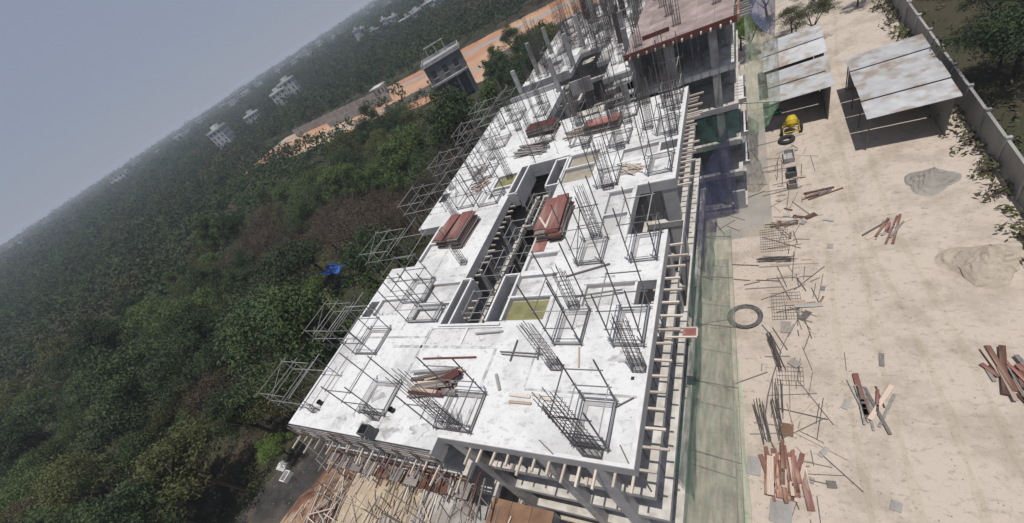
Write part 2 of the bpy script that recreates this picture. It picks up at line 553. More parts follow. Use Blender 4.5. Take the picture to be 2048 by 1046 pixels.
# low white kerbs round the shafts
for r in HOLES[2:6]:
    for x in (r[0] - .07, r[1] + .07):
        part('shaft_wall', MB().box(x - .066, x + .066, r[2], r[3], RZ - 1.3, RZ + .10, 0, 1), ['grey_concrete', 'white_rim'])
for x0, x1, y0, y1 in ((-16.3, -12.0, 11.04, 11.2), (-16.3, -12.0, 27.4, 27.56), (-16.32, -15.58, 14.77, 14.9), (-13.04, -11.98, 14.77, 14.9),
                       (-16.32, -15.58, 23.7, 23.83), (-13.04, -11.98, 23.7, 23.83)):
    part('shaft_wall', MB().box(x0, x1, y0 + .004, y1 - .004, RZ - 1.0, RZ + .097, 0, 1), ['grey_concrete', 'white_rim'])
for r in (SUNK[7], SUNK[9], SUNK[0], SUNK[5], SUNK[6], SUNK[1]):
    part('kerb', MB().box(r[0] - .15, r[1] + .1, r[3] + .004, r[3] + .13, RZ - .1, RZ + .09, 0, 1), ['white_rim', 'white_rim'])
part('kerb', MB().box(-6.15, Rr - .004, 21.604, 21.8, RZ - .1, RZ + .06, 0, 1), ['white_rim', 'white_rim'])
part('kerb', MB().box(-6.15, Rr - .004, 16.9, 17.096, RZ - .1, RZ + .06, 0, 1), ['white_rim', 'white_rim'])
# darker mortar strips on top of the beams
for (x0, x1, y0, y1) in ((-11.72, -11.55, 4.9, 9.6), (-19.2, -11.75, 9.55, 9.74), (-24.1, -16.9, 10.25, 10.4), (-16.95, -16.8, 4.3, 10.9), (-9.2, -4.2, 7.35, 7.47), (-9.3, -9.2, 7.5, 14.7), (-19.4, -19.28, 10.9, 23),
                         (-9.2, -6.2, 14.0, 14.12), (-23.8, -16.4, 15.3, 15.42), (-9.2, -6.3, 24.6, 24.72), (-20.2, -16.4, 22.5, 22.62), (-11.8, -4.2, 27.9, 28.04), (-23.9, -16.5, 29.9, 30.05), (-23.9, -16.6, 35.3, 35.45)):
    part('mortar_strip', MB().box(x0, x1, y0, y1, RZ + .002, RZ + .012), 'mortar')
# dried mortar splashes, irregular thin patches
for k in range(46):
    if k < 14:
        cx_, cy_ = -24 + 11.2 * k / 14 + U(-.3, .3), U(4.4, 5.3)
    else:
        cx_, cy_ = U(-23.6, -4.8), U(5, 33)
    if any(a - .8 < cx_ < b + .8 and c - .8 < cy_ < d + .8 for a, b, c, d in HOLES + SUNK + SHALLOW):
        continue
    rad_ = U(.12, .42)
    ph_ = U(0, 6)
    ring_ = []
    for i in range(18):
        a_ = 2 * math.pi * i / 18
        q_ = rad_ * (1 + .3 * math.sin(3 * a_ + ph_) + .2 * math.sin(7 * a_ + 2 * ph_) + U(-.12, .12))
        ring_.append((cx_ + 1.3 * q_ * math.cos(a_), max(4.08, cy_ + .8 * q_ * math.sin(a_)), RZ + .0145 + .0003 * k))
    part('mortar_splash', MB().quad(ring_), 'mortar')
# edge lips, slightly raised along the outer edges
for a in ((-12.84 + .004, Rr - .004, 4.654, 4.80), (Rr - .17, Rr - .004, 4.80, 17.09), (Rr - .17, Rr - .004, 21.8, 33.3)):
    part('edge_lip', MB().box(*a, RZ - .05, RZ + .05, 0, 1), ['grey_concrete', 'white_rim'])
# floor slabs below
LH = HOLES[:6] + [HOLES[6], HOLES[7]]
for k, z in enumerate(LV[1:]):
    lip = [(a[0] - .0, a[1], a[2], a[3]) for a in RECTS]
    part('floor_slab', slab([(L, -12.84, 4.05, 42.4), (-12.84, Rr + .06 + .05 * k, 4.75, 33.4)], LH, z - .42, z), ['grey_concrete', 'lip_concrete'])
# small upstand blocks along the floor edges (what the props stand on)
# columns
COLX = [(-5.87, -5.18), (-8.0, -7.5), (-12.5, -11.8), (-17.0, -16.3), (-20.6, -19.9), (-23.9, -23.2)]
COLY = [4.70, 8.4, 12.3, 16.3, 22.0, 26.6, 30.2, 32.8]
for i, (x0, x1) in enumerate(COLX):
    for j, y in enumerate(COLY):
        if any(a - .3 < (x0 + x1) / 2 < b + .3 and c - .3 < y < d + .3 for a, b, c, d in HOLES[:6]):
            continue
        y0 = y - (0.04 if j == 0 else 0)
        part('column', MB().box(x0, x1, y0, y0 + .45, 0, RZ - .62), 'raw_concrete' if (i + j) % 3 else 'grey_concrete')
part('column', MB().box(-4.8, -4.02, 21.64, 22.1, 0, RZ - .62), 'grey_concrete')
part('column', MB().box(-4.8, -4.02, 16.5, 17.0, 0, RZ - .62), 'grey_concrete')
for y in (17.6, 20.6):
    part('column', MB().box(-16.9, -16.3, y, y + .4, 0, RZ - .62), 'raw_concrete')
    part('column', MB().box(-11.9, -11.3, y, y + .4, 0, RZ - .62), 'raw_concrete')
# inner partition walls give the dark depth under the slabs
for (x0, x1, y0, y1) in ((-10.6, -10.4, 5.6, 16), (-18.4, -18.2, 5.5, 16), (-22.0, -5.2, 8.9, 9.1), (-9.8, -9.6, 22, 32), (-19.4, -19.2, 22, 40), (-11, -6, 29.9, 30.1)):
    for z in LV[1:]:
        part('partition_wall', MB().box(x0, x1, y0, y1, z + .004, z + 2.4), 'grey_concrete')
# notch wall where the two front edges meet
part('edge_beam', MB().box(-12.95, -12.845, 3.9, 4.64, RZ - .95, RZ - .02), 'grey_concrete')

# ------------------------------------------------------------------ joists jutting out under the slab edges
def joists(y_list, edge, lab, grp, axis, z=RZ - .70, lens=(0.55, 0.95), mt_='pale_timber', sgn=1, inside=.5):
    for v in y_list:
        ln = U(*lens)
        v += U(-.06, .06)
        dz = U(-.03, .03)
        if axis == 'x':
            p, q = (edge - sgn * inside, v, z + dz), (edge + sgn * ln, v + U(-.05, .05), z + dz)
        else:
            p, q = (v, edge - sgn * inside, z + dz), (v + U(-.05, .05), edge + sgn * ln, z + dz)
        beam('timber_joist', p, q, .085, .11, mt_, label=lab, cat='timber', group=grp)


joists([4.95 + .78 * i for i in range(16)], Rr, 'pale timber joist jutting out under the roof edge above the green net', 'joists under the long roof edge by the yard', 'x')
joists([22.0 + .56 * i for i in range(21)], Rr, 'thin pale timber joist jutting out under the roof edge near the blue net', 'joists under the far roof edge', 'x', lens=(.5, 1.0))
joists([-11.4 + .66 * i for i in range(12)], 4.65, 'pale timber joist jutting forward under the front roof edge', 'joists under the front roof edge', 'y', sgn=-1, lens=(.45, .8))
joists([15.2 + .62 * i for i in range(14)], -16.2, 'short pale joist end poking into the courtyard under the roof', 'joist ends along the courtyard', 'x', lens=(.3, .6))
joists([11.6 + .7 * i for i in range(4)], -15.5, 'short pale joist end poking into the narrow front end of the courtyard', 'joist ends at the courtyard front', 'x', lens=(.3, .5), z=RZ - .75)
joists([-11.4 + .95 * i for i in range(8)], 4.8, 'short timber block lying on the floor edge below the front roof edge', 'blocks on the floor edge below the roof', 'y', z=LV[1] + .06, sgn=-1, lens=(.0, .15), mt_='timber', inside=.35)
# props standing on the floor below the roof, front and yard side
for k in range(9):
    x = -11.6 + .95 * k
    bar('steel_prop', (x, 4.95, LV[1]), (x + U(-.05, .05), 5.0, RZ - .63), .035, 'steel_pipe', label='thin steel prop standing under the front edge of the roof', cat='prop', group='props under the front roof edge')
for k in range(14):
    y = 5.4 + .85 * k
    bar('steel_prop', (-4.3, y, LV[1]), (-4.32, y + U(-.1, .1), RZ - .63), .035, 'steel_pipe', label='thin steel prop standing under the roof edge beside the yard', cat='prop', group='props under the yard side roof edge')
for z in LV[2:]:
    for k in range(10):
        y = 5.6 + 1.2 * k
        bar('steel_prop', (-4.2, y, z), (-4.22, y + U(-.1, .1), z + 2.64), .035, 'steel_pipe', label='steel prop on a lower floor beside the yard', cat='prop', group='props on the lower floors')
# red board on the platform at the roof edge
_, PY, _ = px(1357, 664, 10.0)
t = thing('loading_platform', (-3.1, PY, 9.9), 'red board on a pale timber frame jutting from a floor edge over the net', 'platform')
part('board', MB().box(-3.35, -2.75, PY - .25, PY + .25, 9.98, 10.02), 'red_ply', t)
for dy in (PY - .3, PY + .26):
    part('frame_rail', MB().box(-4.1, -2.7, dy - .04, dy + .04, 9.95, 10.03), 'pale_timber', t)
part('frame_rail', MB().box(-2.745, -2.66, PY - .25, PY + .22, 9.955, 10.025), 'pale_timber', t)


# ------------------------------------------------------------------ scaffold bays on the roof
def bay(x0, x1, y0, y1, h, lab, grp, z=RZ, light=False, sole=True, drop=0., seed=0, lev=(1.25, 2.45)):
    r = random.Random(seed)
    t = thing('scaffold_bay', ((x0 + x1) / 2, (y0 + y1) / 2, z), lab, 'scaffold', grp)
    cx, cy = (x0 + x1) / 2, (y0 + y1) / 2
    mt_ = 'galv_pipe' if light else 'steel_pipe'
    P = [(x0 - cx, y0 - cy), (x1 - cx, y0 - cy), (x1 - cx, y1 - cy), (x0 - cx, y1 - cy)]
    for (a, b) in P:
        bar('post', (a, b, -drop), (a + r.uniform(-.03, .03), b + r.uniform(-.03, .03), h + r.uniform(-.25, .25)), .032, mt_, t)
    for k in range(4):
        a, b = P[k], P[(k + 1) % 4]
        e = .12
        d = Vector((b[0] - a[0], b[1] - a[1], 0)).normalized() * e
        for zz in (.22,) + tuple(lev):
            if zz > h - .1 or (zz > .3 and r.random() < .18):
                continue
            zz += r.uniform(-.06, .06) + .05 * (k % 2)
            bar('rail', (a[0] - d.x, a[1] - d.y, zz), (b[0] + d.x, b[1] + d.y, zz), .026, 'galv_pipe' if (light or r.random() < .35) else mt_, t)
        if sole:
            n = Vector((-d.y, d.x, 0)).normalized() * .10
            beam('sole_board', (a[0] + n.x, a[1] + n.y, .028), (b[0] + n.x, b[1] + n.y, .028), .16, .05 - .006 * (k % 2), 'raw_concrete', t)
    if r.random() < .3:
        bar('brace', (P[0][0], P[0][1] - .06, .3), (P[1][0], P[1][1] - .06, h - .5), .024, mt_, t)
    return t


SB = [(-6.24, -4.9, 5.15, 7.05, 3.2, 'scaffold bay standing round the tall steel cage at the front roof corner', None),
      (-8.35, -7.0, 9.8, 11.78, 4.3, 'tall scaffold bay on the roof beside the yellow plywood panel', None),
      (-5.48, -4.2, 9.74, 11.8, 3.3, 'scaffold bay on the roof between a steel cage and the small square opening', None),
      (-8.42, -7.05, 15.05, 16.95, 4.2, 'scaffold bay on the roof where a long pole lies against its base', None),
      (-5.5, -4.22, 14.9, 16.9, 3.4, 'scaffold bay at the roof edge just before the recess', None),
      (-8.75, -7.42, 22.15, 24.05, 4.0, 'scaffold bay on the roof just past the recess holding a steel cage', None),
      (-5.52, -4.18, 22.42, 24.35, 4.2, 'scaffold bay at the roof corner past the recess beside loose sticks', None),
      (-18.77, -16.8, 5.25, 7.14, 2.8, 'square scaffold bay on the front roof between the plank pile and the cantilevered frame', None),
      (-22.13, -20.25, 8.98, 10.87, 2.9, 'square scaffold bay on the roof just behind the front cantilevered frame', None),
      (-13.1, -11.09, 5.03, 6.95, 3.0, 'scaffold bay straddling the loose plank pile on the front roof', None),
      (-20.6, -18.8, 13.1, 15.05, 2.9, None, 'scaffold bays along the courtyard side'),
      (-19.05, -16.85, 11.45, 12.7, 3.0, None, 'scaffold bays along the courtyard side'),
      (-20.9, -19.3, 23.2, 25.1, 3.2, None, 'scaffold bays along the courtyard side'),
      (-18.6, -16.9, 22.9, 24.6, 3.2, None, 'scaffold bays along the courtyard side'),
      (-21.0, -19.2, 27.2, 29.1, 3.2, None, 'scaffold bays along the courtyard side'),
      (-8.75, -7.42, 27.0, 28.9, 3.9, None, 'scaffold bays on the far roof wing'),
      (-5.5, -4.2, 27.1, 29.0, 3.9, None, 'scaffold bays on the far roof wing'),
      (-8.75, -7.4, 31.0, 32.8, 4.1, None, 'scaffold bays on the far roof wing'),
      (-5.5, -4.2, 30.9, 32.7, 4.1, None, 'scaffold bays on the far roof wing'),
      (-12.2, -10.6, 28.6, 30.4, 3.8, None, 'scaffold bays on the far roof wing'),
      (-21.5, -19.8, 32.3, 34.2, 3.2, None, 'scaffold bays on the far end of the left roof strip'),
      (-21.5, -19.8, 37.2, 39.1, 3.2, None, 'scaffold bays on the far end of the left roof strip'),
      (-17.8, -16.8, 36.4, 38.2, 3.2, None, 'scaffold bays on the far end of the left roof strip'),
      (-16.0, -14.4, 30.9, 32.7, 3.2, None, 'scaffold bays on the far end of the left roof strip')]
GL = {'scaffold bays along the courtyard side': 'scaffold bay on the roof strip between courtyard and forest',
      'scaffold bays on the far roof wing': 'tall scaffold bay among steel cages on the far roof wing',
      'scaffold bays on the far end of the left roof strip': 'scaffold bay on the far roof end near the bare concrete posts'}
for k, (a, b, c, d, h, lab, grp) in enumerate(SB):
    bay(a, b, c, d, h, lab or GL[grp], grp or 'scaffold bays on the roof', seed=k + 3)


for k, (x, y) in enumerate(((-15.4, 15.6), (-14.6, 18.6), (-13.7, 21.3), (-14.9, 12.0))):
    bay(x, x + 1.3, y, y + 1.7, 13.2, 'tall pipe scaffold standing in the courtyard shaft', 'scaffolds in the courtyard', z=0, light=True, sole=False, seed=70 + k, lev=(7.6, 9.2, 10.6, 11.5, 12.4, 13.0))
# frames cantilevered over the forest side edge: they stand on outriggers fixed under the roof slab
def edge_frame(yc, ln, out, lab, seed):
    r = random.Random(seed)
    t = thing('edge_scaffold', (L, yc, RZ), lab, 'scaffold', 'scaffold frames cantilevered over the forest side')
    xo = -out
    for y in (-ln / 2, ln / 2):
        bar('outrigger', (xo - .1, y, .62), (2.2, y, .62), .024, 'galv_pipe', t)
        bar('outrigger', (xo + .1, y + .12, -.2), (0.0, y + .12, -.2), .024, 'steel_pipe', t)
        bar('post', (xo, y, -.9), (xo + .05, y, 1.7), .024, 'galv_pipe', t)
        bar('post', (xo * .45, y, -.6), (xo * .45, y, 1.65), .024, 'galv_pipe', t)
        bar('post', (2.1, y, 0), (2.05, y, 2.4), .024, 'steel_pipe', t)
        bar('post', (.35, y, 0), (.35, y, 1.5), .024, 'steel_pipe', t)
    for x, z in ((xo, .65), (xo, 1.55), (xo * .45, .66), (xo * .45, 1.5), (2.08, .63), (2.08, 2.0), (.35, 1.2)):
        bar('rail', (x, -ln / 2 - .3, z), (x, ln / 2 + .3, z + r.uniform(-.05, .05)), .021, 'galv_pipe', t)
    for y in (-ln / 2, ln / 2):
        bar('rail', (xo - .1, y, 1.5), (.45, y, 1.42), .021, 'galv_pipe', t)
    if r.random() < .6:
        bar('brace', (xo, -ln / 2, .6), (xo, ln / 2, 1.6), .017, 'galv_pipe', t)


for k, (yc, ln, out_, lab) in enumerate([(6.2, 2.3, 2.2, 'cantilevered pipe frame at the front forest side corner of the roof'),
                                        (11.0, 2.4, 2.3, 'cantilevered pipe frame beside the square opening at the forest side edge'),
                                        (18.6, 2.6, 2.6, 'cantilevered pipe frame in the notch of the forest side edge above the dry brown trees'),
                                        (24.6, 2.6, 2.3, 'cantilevered pipe frame on the forest edge just past the notch'),
                                        (30.4, 2.6, 2.2, 'cantilevered pipe frame over the forest on the far stretch of roof edge'),
                                        (36.0, 2.6, 2.2, 'cantilevered pipe frame over the forest on the far stretch of roof edge'),
                                        (40.6, 2.4, 2.2, 'cantilevered pipe frame over the forest on the far stretch of roof edge')]):
    edge_frame(yc, ln, out_, lab, 50 + k)

# ------------------------------------------------------------------ steel cages of future columns
STIR = {}


def cage(x, y, wd, dp, h, lab, grp=None, z=RZ, n=(4, 3), step=.28, seed=0, lean=0., name='rebar_cage'):
    r = random.Random(seed)
    t = thing(name, (x, y, z), lab, 'steel cage', grp or 'steel cages for the next columns')
    pts = set()
    for i in range(n[0]):
        for s in (-1, 1):
            pts.add((round(-wd / 2 + wd * i / (n[0] - 1), 3), s * dp / 2))
    for i in range(n[1]):
        for s in (-1, 1):
            pts.add((s * wd / 2, round(-dp / 2 + dp * i / (n[1] - 1), 3)))
    lx, ly = r.uniform(-lean, lean), r.uniform(-lean, lean)
    for p in sorted(pts):
        bar('bar', (p[0], p[1], 0), (p[0] + r.uniform(-.05, .05) + lx, p[1] + r.uniform(-.05, .05) + ly, h + r.uniform(-.3, .3)), .014, 'rebar', t, n=5)
    key = (wd, dp)
    if key not in STIR:
        a, b, rr = wd / 2 + .02, dp / 2 + .02, .010
        mb = MB()
        mb.path([(-a, -b, 0), (a, -b, 0), (a, b, 0), (-a, b, 0), (-a, -b, 0)], rr, 4)
        me = mb.mesh('stirrup')
        me.materials.append(MATS['rebar_tied'])
        STIR[key] = me
    zz, top = .08, h * r.uniform(.7, .95)
    while zz < top:
        link('stirrup', STIR[key], None, t, (lx * zz / h, ly * zz / h, zz))
        zz += step * (0.45 if zz < .7 else 1)
    return t


CG = [(-5.45, 4.98, .7, .3, 4.4, 'tall leaning steel cage at the front roof corner inside a scaffold bay'),
      (-7.9, 8.56, .5, .28, 3.2, 'steel cage on the front roof beside the shallow white bay'),
      (-4.25, 8.63, .5, .28, 3.2, 'steel cage at the roof edge above the green net'),
      (-7.9, 12.05, .5, .28, 2.8, 'steel cage rising between the yellow plywood panel and the small square opening'),
      (-7.74, 17.24, .5, .28, 3.4, 'steel cage between the red panel stack and the recess'),
      (-7.95, 21.95, .6, .28, 3.2, 'steel cage at the corner past the recess'),
      (-12.1, 5.2, .7, .3, 4.3, 'tall leaning steel cage at the notch of the front roof edge'),
      (-22.6, 5.0, .25, .25, .5, 'short stub of steel bars at the front forest side corner'),
      (-17.3, 5.1, .5, .25, 1.2, 'low steel cage stub on the front roof by the square scaffold bay')]
for k, (x, y, a, b, h, lab) in enumerate(CG):
    cage(x, y, a, b, h, lab, seed=90 + k, lean=.12)
FAR = [(-7.9, 26.6), (-4.4, 26.7), (-7.9, 30.1), (-4.5, 30.2), (-10.8, 28.0), (-10.6, 31.6), (-6.2, 28.4), (-5.2, 32.4), (-9.4, 32.6), (-12.3, 32.2), (-6.9, 32.5)]
for k, (x, y) in enumerate(FAR):
    cage(x, y, .5, .28, U(3.4, 4.6), 'tall steel cage among the scaffold bays on the far roof wing', 'steel cages on the far roof wing', seed=120 + k, lean=.15, n=(4, 2))
LEFT = [(-17.0, 16.4), (-20.6, 22.2), (-17.2, 26.6), (-20.4, 30.4), (-17.3, 33.4), (-21.6, 36.4), (-18.4, 39.8), (-22.6, 40.8), (-14.6, 29.6), (-23.4, 26.8), (-19.2, 34.9), (-15.2, 33.6)]
for k, (x, y) in enumerate(LEFT):
    cage(x, y, .45, .25, U(2.6, 3.6), 'steel cage on the roof strip facing the forest', 'steel cages on the forest side roof', seed=150 + k, lean=.1, n=(4, 2))
# loose single starter bars
for k in range(110):
    x, y = U(-23.4, -4.4), U(24.5, 41.5)
    if not (any(a < x < b and c < y < d for a, b, c, d in RECTS) and not any(a - .1 < x < b + .1 and c - .1 < y < d + .1 for a, b, c, d in HOLES + SUNK)):
        continue
    bar('starter_bar', (x, y, RZ - .01), (x + U(-.1, .1), y + U(-.1, .1), RZ + U(1.6, 4.4)), .015, 'rebar', n=5,
        label='single upright steel bar cast into the far roof', cat='steel bar', group='single upright bars on the far roof')

# ------------------------------------------------------------------ stacks of panels and planks on the roof
def plank_item(name, c, ln, wd, th, rz, mt_, lab, cat, grp, tilt=0.):
    d = Vector((math.cos(rz) * math.cos(tilt), math.sin(rz) * math.cos(tilt), math.sin(tilt))) * (ln / 2)
    c = Vector(c)
    return beam(name, c - d, c + d, wd, th, mt_, label=lab, cat=cat, group=grp)


def panel_stack(x, y, ln, wd, n, rz, lab, grp, mt_='red_ply', z=RZ, th=.075):
    r = random.Random(int(x * 100))
    for k in range(n):
        top = k >= n - 1
        plank_item('shuttering_sheet', (x + r.uniform(-.09, .09), y + r.uniform(-.16, .16), z + .03 + th / 2 + k * (th + .004)), ln * r.uniform(.93, 1.0), wd * r.uniform(.94, 1.),
                   th, rz + r.uniform(-.05, .05), mt_ if top or r.random() < .35 else 'old_plank', lab, 'panel', grp)
    for s in (-1, 1):
        pass


panel_stack(-19.75, 19.9, 3.0, .95, 11, math.radians(84), 'red plywood sheet in the forest side stack of the pair between courtyard and forest', 'panels in the forest side twin stack')
panel_stack(-18.35, 19.7, 3.1, 1.0, 12, math.radians(86), 'red plywood sheet in the courtyard side stack of the pair between courtyard and forest', 'panels in the courtyard side twin stack')
panel_stack(-11.35, 19.2, 3.2, .8, 10, math.radians(91), 'red plywood sheet in the stack right at the inner courtyard edge', 'panels in the stack at the courtyard edge')
panel_stack(-10.42, 19.1, 3.4, .8, 12, math.radians(91), 'red plywood sheet in the stack next to the one at the courtyard edge', 'panels in the second courtyard stack')
plank_item('plank', (-10.8, 19.0, RZ + .93), 2.6, .14, .04, math.radians(88), 'pale_timber', 'pale plank lying on top of the red panels by the courtyard', 'plank', None)
plank_item('plank', (-11.2, 18.3, RZ + .88), 1.5, .12, .04, math.radians(125), 'pale_timber', 'short pale plank slanting across the red panel stack', 'plank', None)
plank_item('shuttering_sheet', (-11.45, 17.1, RZ + .04), 1.3, .85, .05, math.radians(90), 'red_ply', 'single faded red panel lying flat on the white roof edge of the courtyard', 'panel', None)
panel_stack(-15.9, 33.0, 3.0, 1.3, 9, math.radians(-8), 'dark red panel in the bundle beside the gap in the far roof', 'panels in the far bundle', 'red_edge')
panel_stack(-9.9, 30.4, 2.9, 1.1, 9, math.radians(-4), 'dark red panel in the bundle on the far roof wing', 'panels in the far wing bundle')


def plank_pile(x, y, ln, n, spread, hgt, rz, lab, grp, mts, z=RZ, jit=.18, wd=(.1, .2)):
    r = random.Random(int(abs(x * 77 + y)))
    for k in range(n):
        lay = int(k / n * (hgt / .055))
        off = r.uniform(-spread, spread)
        a = rz + r.gauss(0, jit)
        l2 = r.uniform(-.35, .35)
        plank_item('plank', (x + math.cos(rz) * l2 - math.sin(rz) * off, y + math.sin(rz) * l2 + math.cos(rz) * off, z + .03 + lay * .055 + r.uniform(0, .012)),
                   ln * r.uniform(.65, 1.1), r.uniform(*wd), .045, a, r.choice(mts), lab, 'plank', grp)


plank_pile(-14.5, 7.35, 2.7, 34, .75, .36, math.radians(6), 'loose weathered plank in the pile on the front roof', 'planks in the front roof pile', ['old_plank', 'old_plank', 'timber', 'red_edge', 'raw_concrete'], jit=.1)
plank_item('plank', (-14.4, 8.9, RZ + .05), 3.6, .1, .05, math.radians(3), 'red_edge', 'long dark red plank lying behind the front pile', 'plank', None)
plank_item('shuttering_sheet', (-13.3, 7.6, RZ + .46), .9, .5, .05, math.radians(40), 'red_edge', 'small dark red board on top of the front plank pile', 'panel', None)
plank_pile(-16.2, 30.1, 3.0, 26, .8, .28, math.radians(-12), 'grey weathered plank in the pile beyond the courtyard', 'planks in the pile beyond the courtyard', ['old_plank', 'old_plank', 'raw_concrete'], jit=.12)
plank_pile(-6.7, 23.5, 1.3, 22, .55, .16, math.radians(-25), 'short pale stick strewn on the roof past the recess', 'strewn sticks past the recess', ['timber', 'pale_timber'], jit=.3, wd=(.06, .1))
plank_pile(-20.0, 26.4, 1.7, 22, .9, .1, math.radians(20), 'scrap plank strewn on the forest side roof strip', 'strewn scrap on the forest side', ['old_plank', 'timber', 'rust_ply'], jit=.6, wd=(.06, .12))
plank_pile(-21.2, 28.8, 1.7, 16, .8, .08, math.radians(60), 'scrap plank strewn on the forest side roof strip', 'strewn scrap on the forest side', ['old_plank', 'raw_concrete'], jit=.7, wd=(.06, .12))
plank_pile(-12.0, 30.9, 2.4, 16, .9, .1, math.radians(-15), 'grey plank lying beside the bundle on the far roof wing', 'planks beside the far bundle', ['old_plank', 'raw_concrete', 'timber'], jit=.25)
for (a, b, mt_, wd, lab) in [((992, 748), (999, 780), 'grey_ply', .14, 'narrow grey board lying alone on the white front roof'),
                             ((1018, 789), (1060, 794), 'pale_timber', .12, 'pale plank lying flat on the front roof, one of two side by side, upper'),
                             ((1018, 803), (1062, 807), 'timber', .12, 'reddish plank lying flat on the front roof beside a pale one'),
                             ((1064, 787), (1102, 802), 'pale_timber', .13, 'pale plank lying askew at the end of two flat planks'),
                             ((1020, 722), (1035, 680), 'steel_pipe', .06, 'dark pipe lying across two thin bars on the front roof'),
                             ((1000, 703), (1085, 708), 'steel_pipe', .05, 'thin dark bar lying crosswise on the front roof, upper of two'),
                             ((1003, 708), (1074, 714), 'steel_pipe', .05, 'thin dark bar lying crosswise on the front roof, lower of two'),
                             ((1078, 695), (1075, 719), 'steel_pipe', .06, 'short dark pipe lying beside a steel cage on the front roof'),
                             ((1131, 553), (1220, 527), 'steel_pipe', .09, 'long dark pole lying slanted beside a scaffold bay near the recess'),
                             ((1150, 593), (1245, 579), 'steel_pipe', .08, 'long dark pole lying near the small square roof opening'),
                             ((950, 667), (1006, 662), 'galv_pipe', .09, 'grey pipe lying in the shallow bay before the courtyard'),
                             ((1158, 694), (1157, 734), 'timber', .07, 'thin pale stick lying behind a scaffold bay on the front roof'),
                             ((1078, 880), (1106, 908), 'rebar', .04, 'bent thin bar lying near the front roof edge'),
                             ((1240, 890), (1257, 926), 'rebar', .04, 'bent thin bar sticking near the front roof corner'),
                             ((1230, 815), (1268, 795), 'rebar', .04, 'thin rod lying beside the corner scaffold bay')]:
    p, q = px(*a, RZ + .08), px(*b, RZ + .08)
    beam('loose_bar' if wd < .1 else 'plank', p, q, wd, .05, mt_, label=lab, cat='bar' if wd < .1 else 'plank')
# small dark square vent hole cover
part('drain_cover', MB().box(-4.55, -4.42, 8.15, 8.3, RZ + .002, RZ + .02), 'rubber')

# grey metal bin at the front edge of the roof
t = thing('metal_bin', (-16.9, 4.1, RZ), 'dark grey open metal bin standing on the front roof edge', 'bin')
part('body', slab([(-17.25, -16.65, 3.95, 4.5)], [(-17.2, -16.7, 4.0, 4.45)], RZ + .02, RZ + .75, bottom=True), ['bin_metal', 'bin_metal'], t)
part('floor', MB().box(-17.2, -16.7, 4.0, 4.45, RZ + .03, RZ + .1), 'bin_metal', t)
for x in (-17.1, -16.8):
    part('handle', MB().path([(x, 3.95, RZ + .5), (x, 3.85, RZ + .5), (x, 3.85, RZ + .25), (x, 3.95, RZ + .25)], .02), 'galv_pipe', t)
# small bucket shapes on the roof
for (x, y, lab) in ((-22.4, 5.5, 'small dark bucket lying near the front forest side corner of the roof'), (-16.4, 5.6, 'small dark bucket on the roof beside the square scaffold bay')):
    mb = MB()
    mb.tube((0, 0, .0), (0, 0, .28), .12, 10, .15, cap=False).tube((0, 0, .0), (0, 0, .01), .12, 10).tube((0, 0, .26), (0, 0, .28), .155, 10, .155, cap=False)
    link('bucket', mb.mesh(), 'rubber', None, (x, y, RZ), lab, 'bucket')

# ------------------------------------------------------------------ front formwork below the left roof part
t = thing('edge_formwork', (-18.6, 4.0, 12), 'weathered grey plank shuttering along the front edge of the forest side roof', 'formwork')
for i in range(9):
    x0 = -24.35 + i * 1.27
    for k in range(5):
        z1 = RZ - .06 - k * .21
        y = 3.98 - .03 * k + U(-.01, .01)
        part('plank', MB().box(x0 + U(0, .02), x0 + 1.25, y - .03, y, z1 - .2, z1), 'weathered_plank' if rng.random() < .85 else 'rust_ply', t)
for i in range(10):
    x = -24.2 + i * 1.25
    part('waler', MB().box(x - .05, x + .05, 3.78 - .02 * (i % 2), 3.83, RZ - 1.15, RZ - .1), 'old_plank', t)

# lower formwork deck in front, one sheet at a time
t = thing('formwork_deck', (-20, 1, 6.8), 'plywood formwork deck in front of the building strewn with timbers', 'formwork')
DZ = 6.9
for i in range(14):
    for j in range(4):
        x0, y0 = -26.3 + i * 1.22, 4.0 - (j + 1) * 2.44
        if i < 2 and j == 0:
            continue
        mt_ = 'rust_ply' if x0 < -24.4 else ('beige_ply' if x0 < -17.8 else ('grey_ply' if x0 < -13.9 else 'brown_ply'))
        if rng.random() < .12:
            mt_ = rng.choice(['rust_ply', 'grey_ply', 'brown_ply'])
        dz = U(0, .03)
        part('plywood_sheet', MB().box(x0 + .01, x0 + 1.21, y0 + .01, y0 + 2.43, DZ - .03 + dz, DZ + dz), mt_, t)
for i in range(9):
    y = 3.6 - i * 1.2
    part('bearer', MB().box(-26.6 + U(0, .4), -9.3, y - .05, y + .05, DZ - .2, DZ - .06), 'old_plank', t)
for i in range(10):
    for j in range(3):
        part('prop', MB().tube((-26 + i * 1.8, 3.2 - j * 3.2, 0), (-26 + i * 1.8, 3.2 - j * 3.2, DZ - .2), .05), 'old_plank', t)
# red soil heap and excavated bank beside the deck
mb = MB()
NX, NY = 60, 60
pts = [[None] * NY for _ in range(NX)]
for i in range(NX):
    for j in range(NY):
        u, v = i / (NX - 1), j / (NY - 1)
        x, y = -37.5 + 12.0 * u - 3.5 * (1 - v), -14 + 18.8 * v
        z = 5.4 * max(0, (u - .1) / .9) ** .6 * min(1, (1 - v) * 5 + .1) + .4 * math.sin(5 * u + 3 * v) * u + .25 * math.sin(19 * u + 11 * v) * u + .18 * math.sin(37 * v - 13 * u) * u + U(-.16, .16) * u
        pts[i][j] = (x, y, max(z, -.05))
for i in range(NX - 1):
    for j in range(NY - 1):
        mb.quad([pts[i][j], pts[i + 1][j], pts[i + 1][j + 1], pts[i][j + 1]])
link('earth_bank', mb.mesh(), 'red_soil', kind='structure')

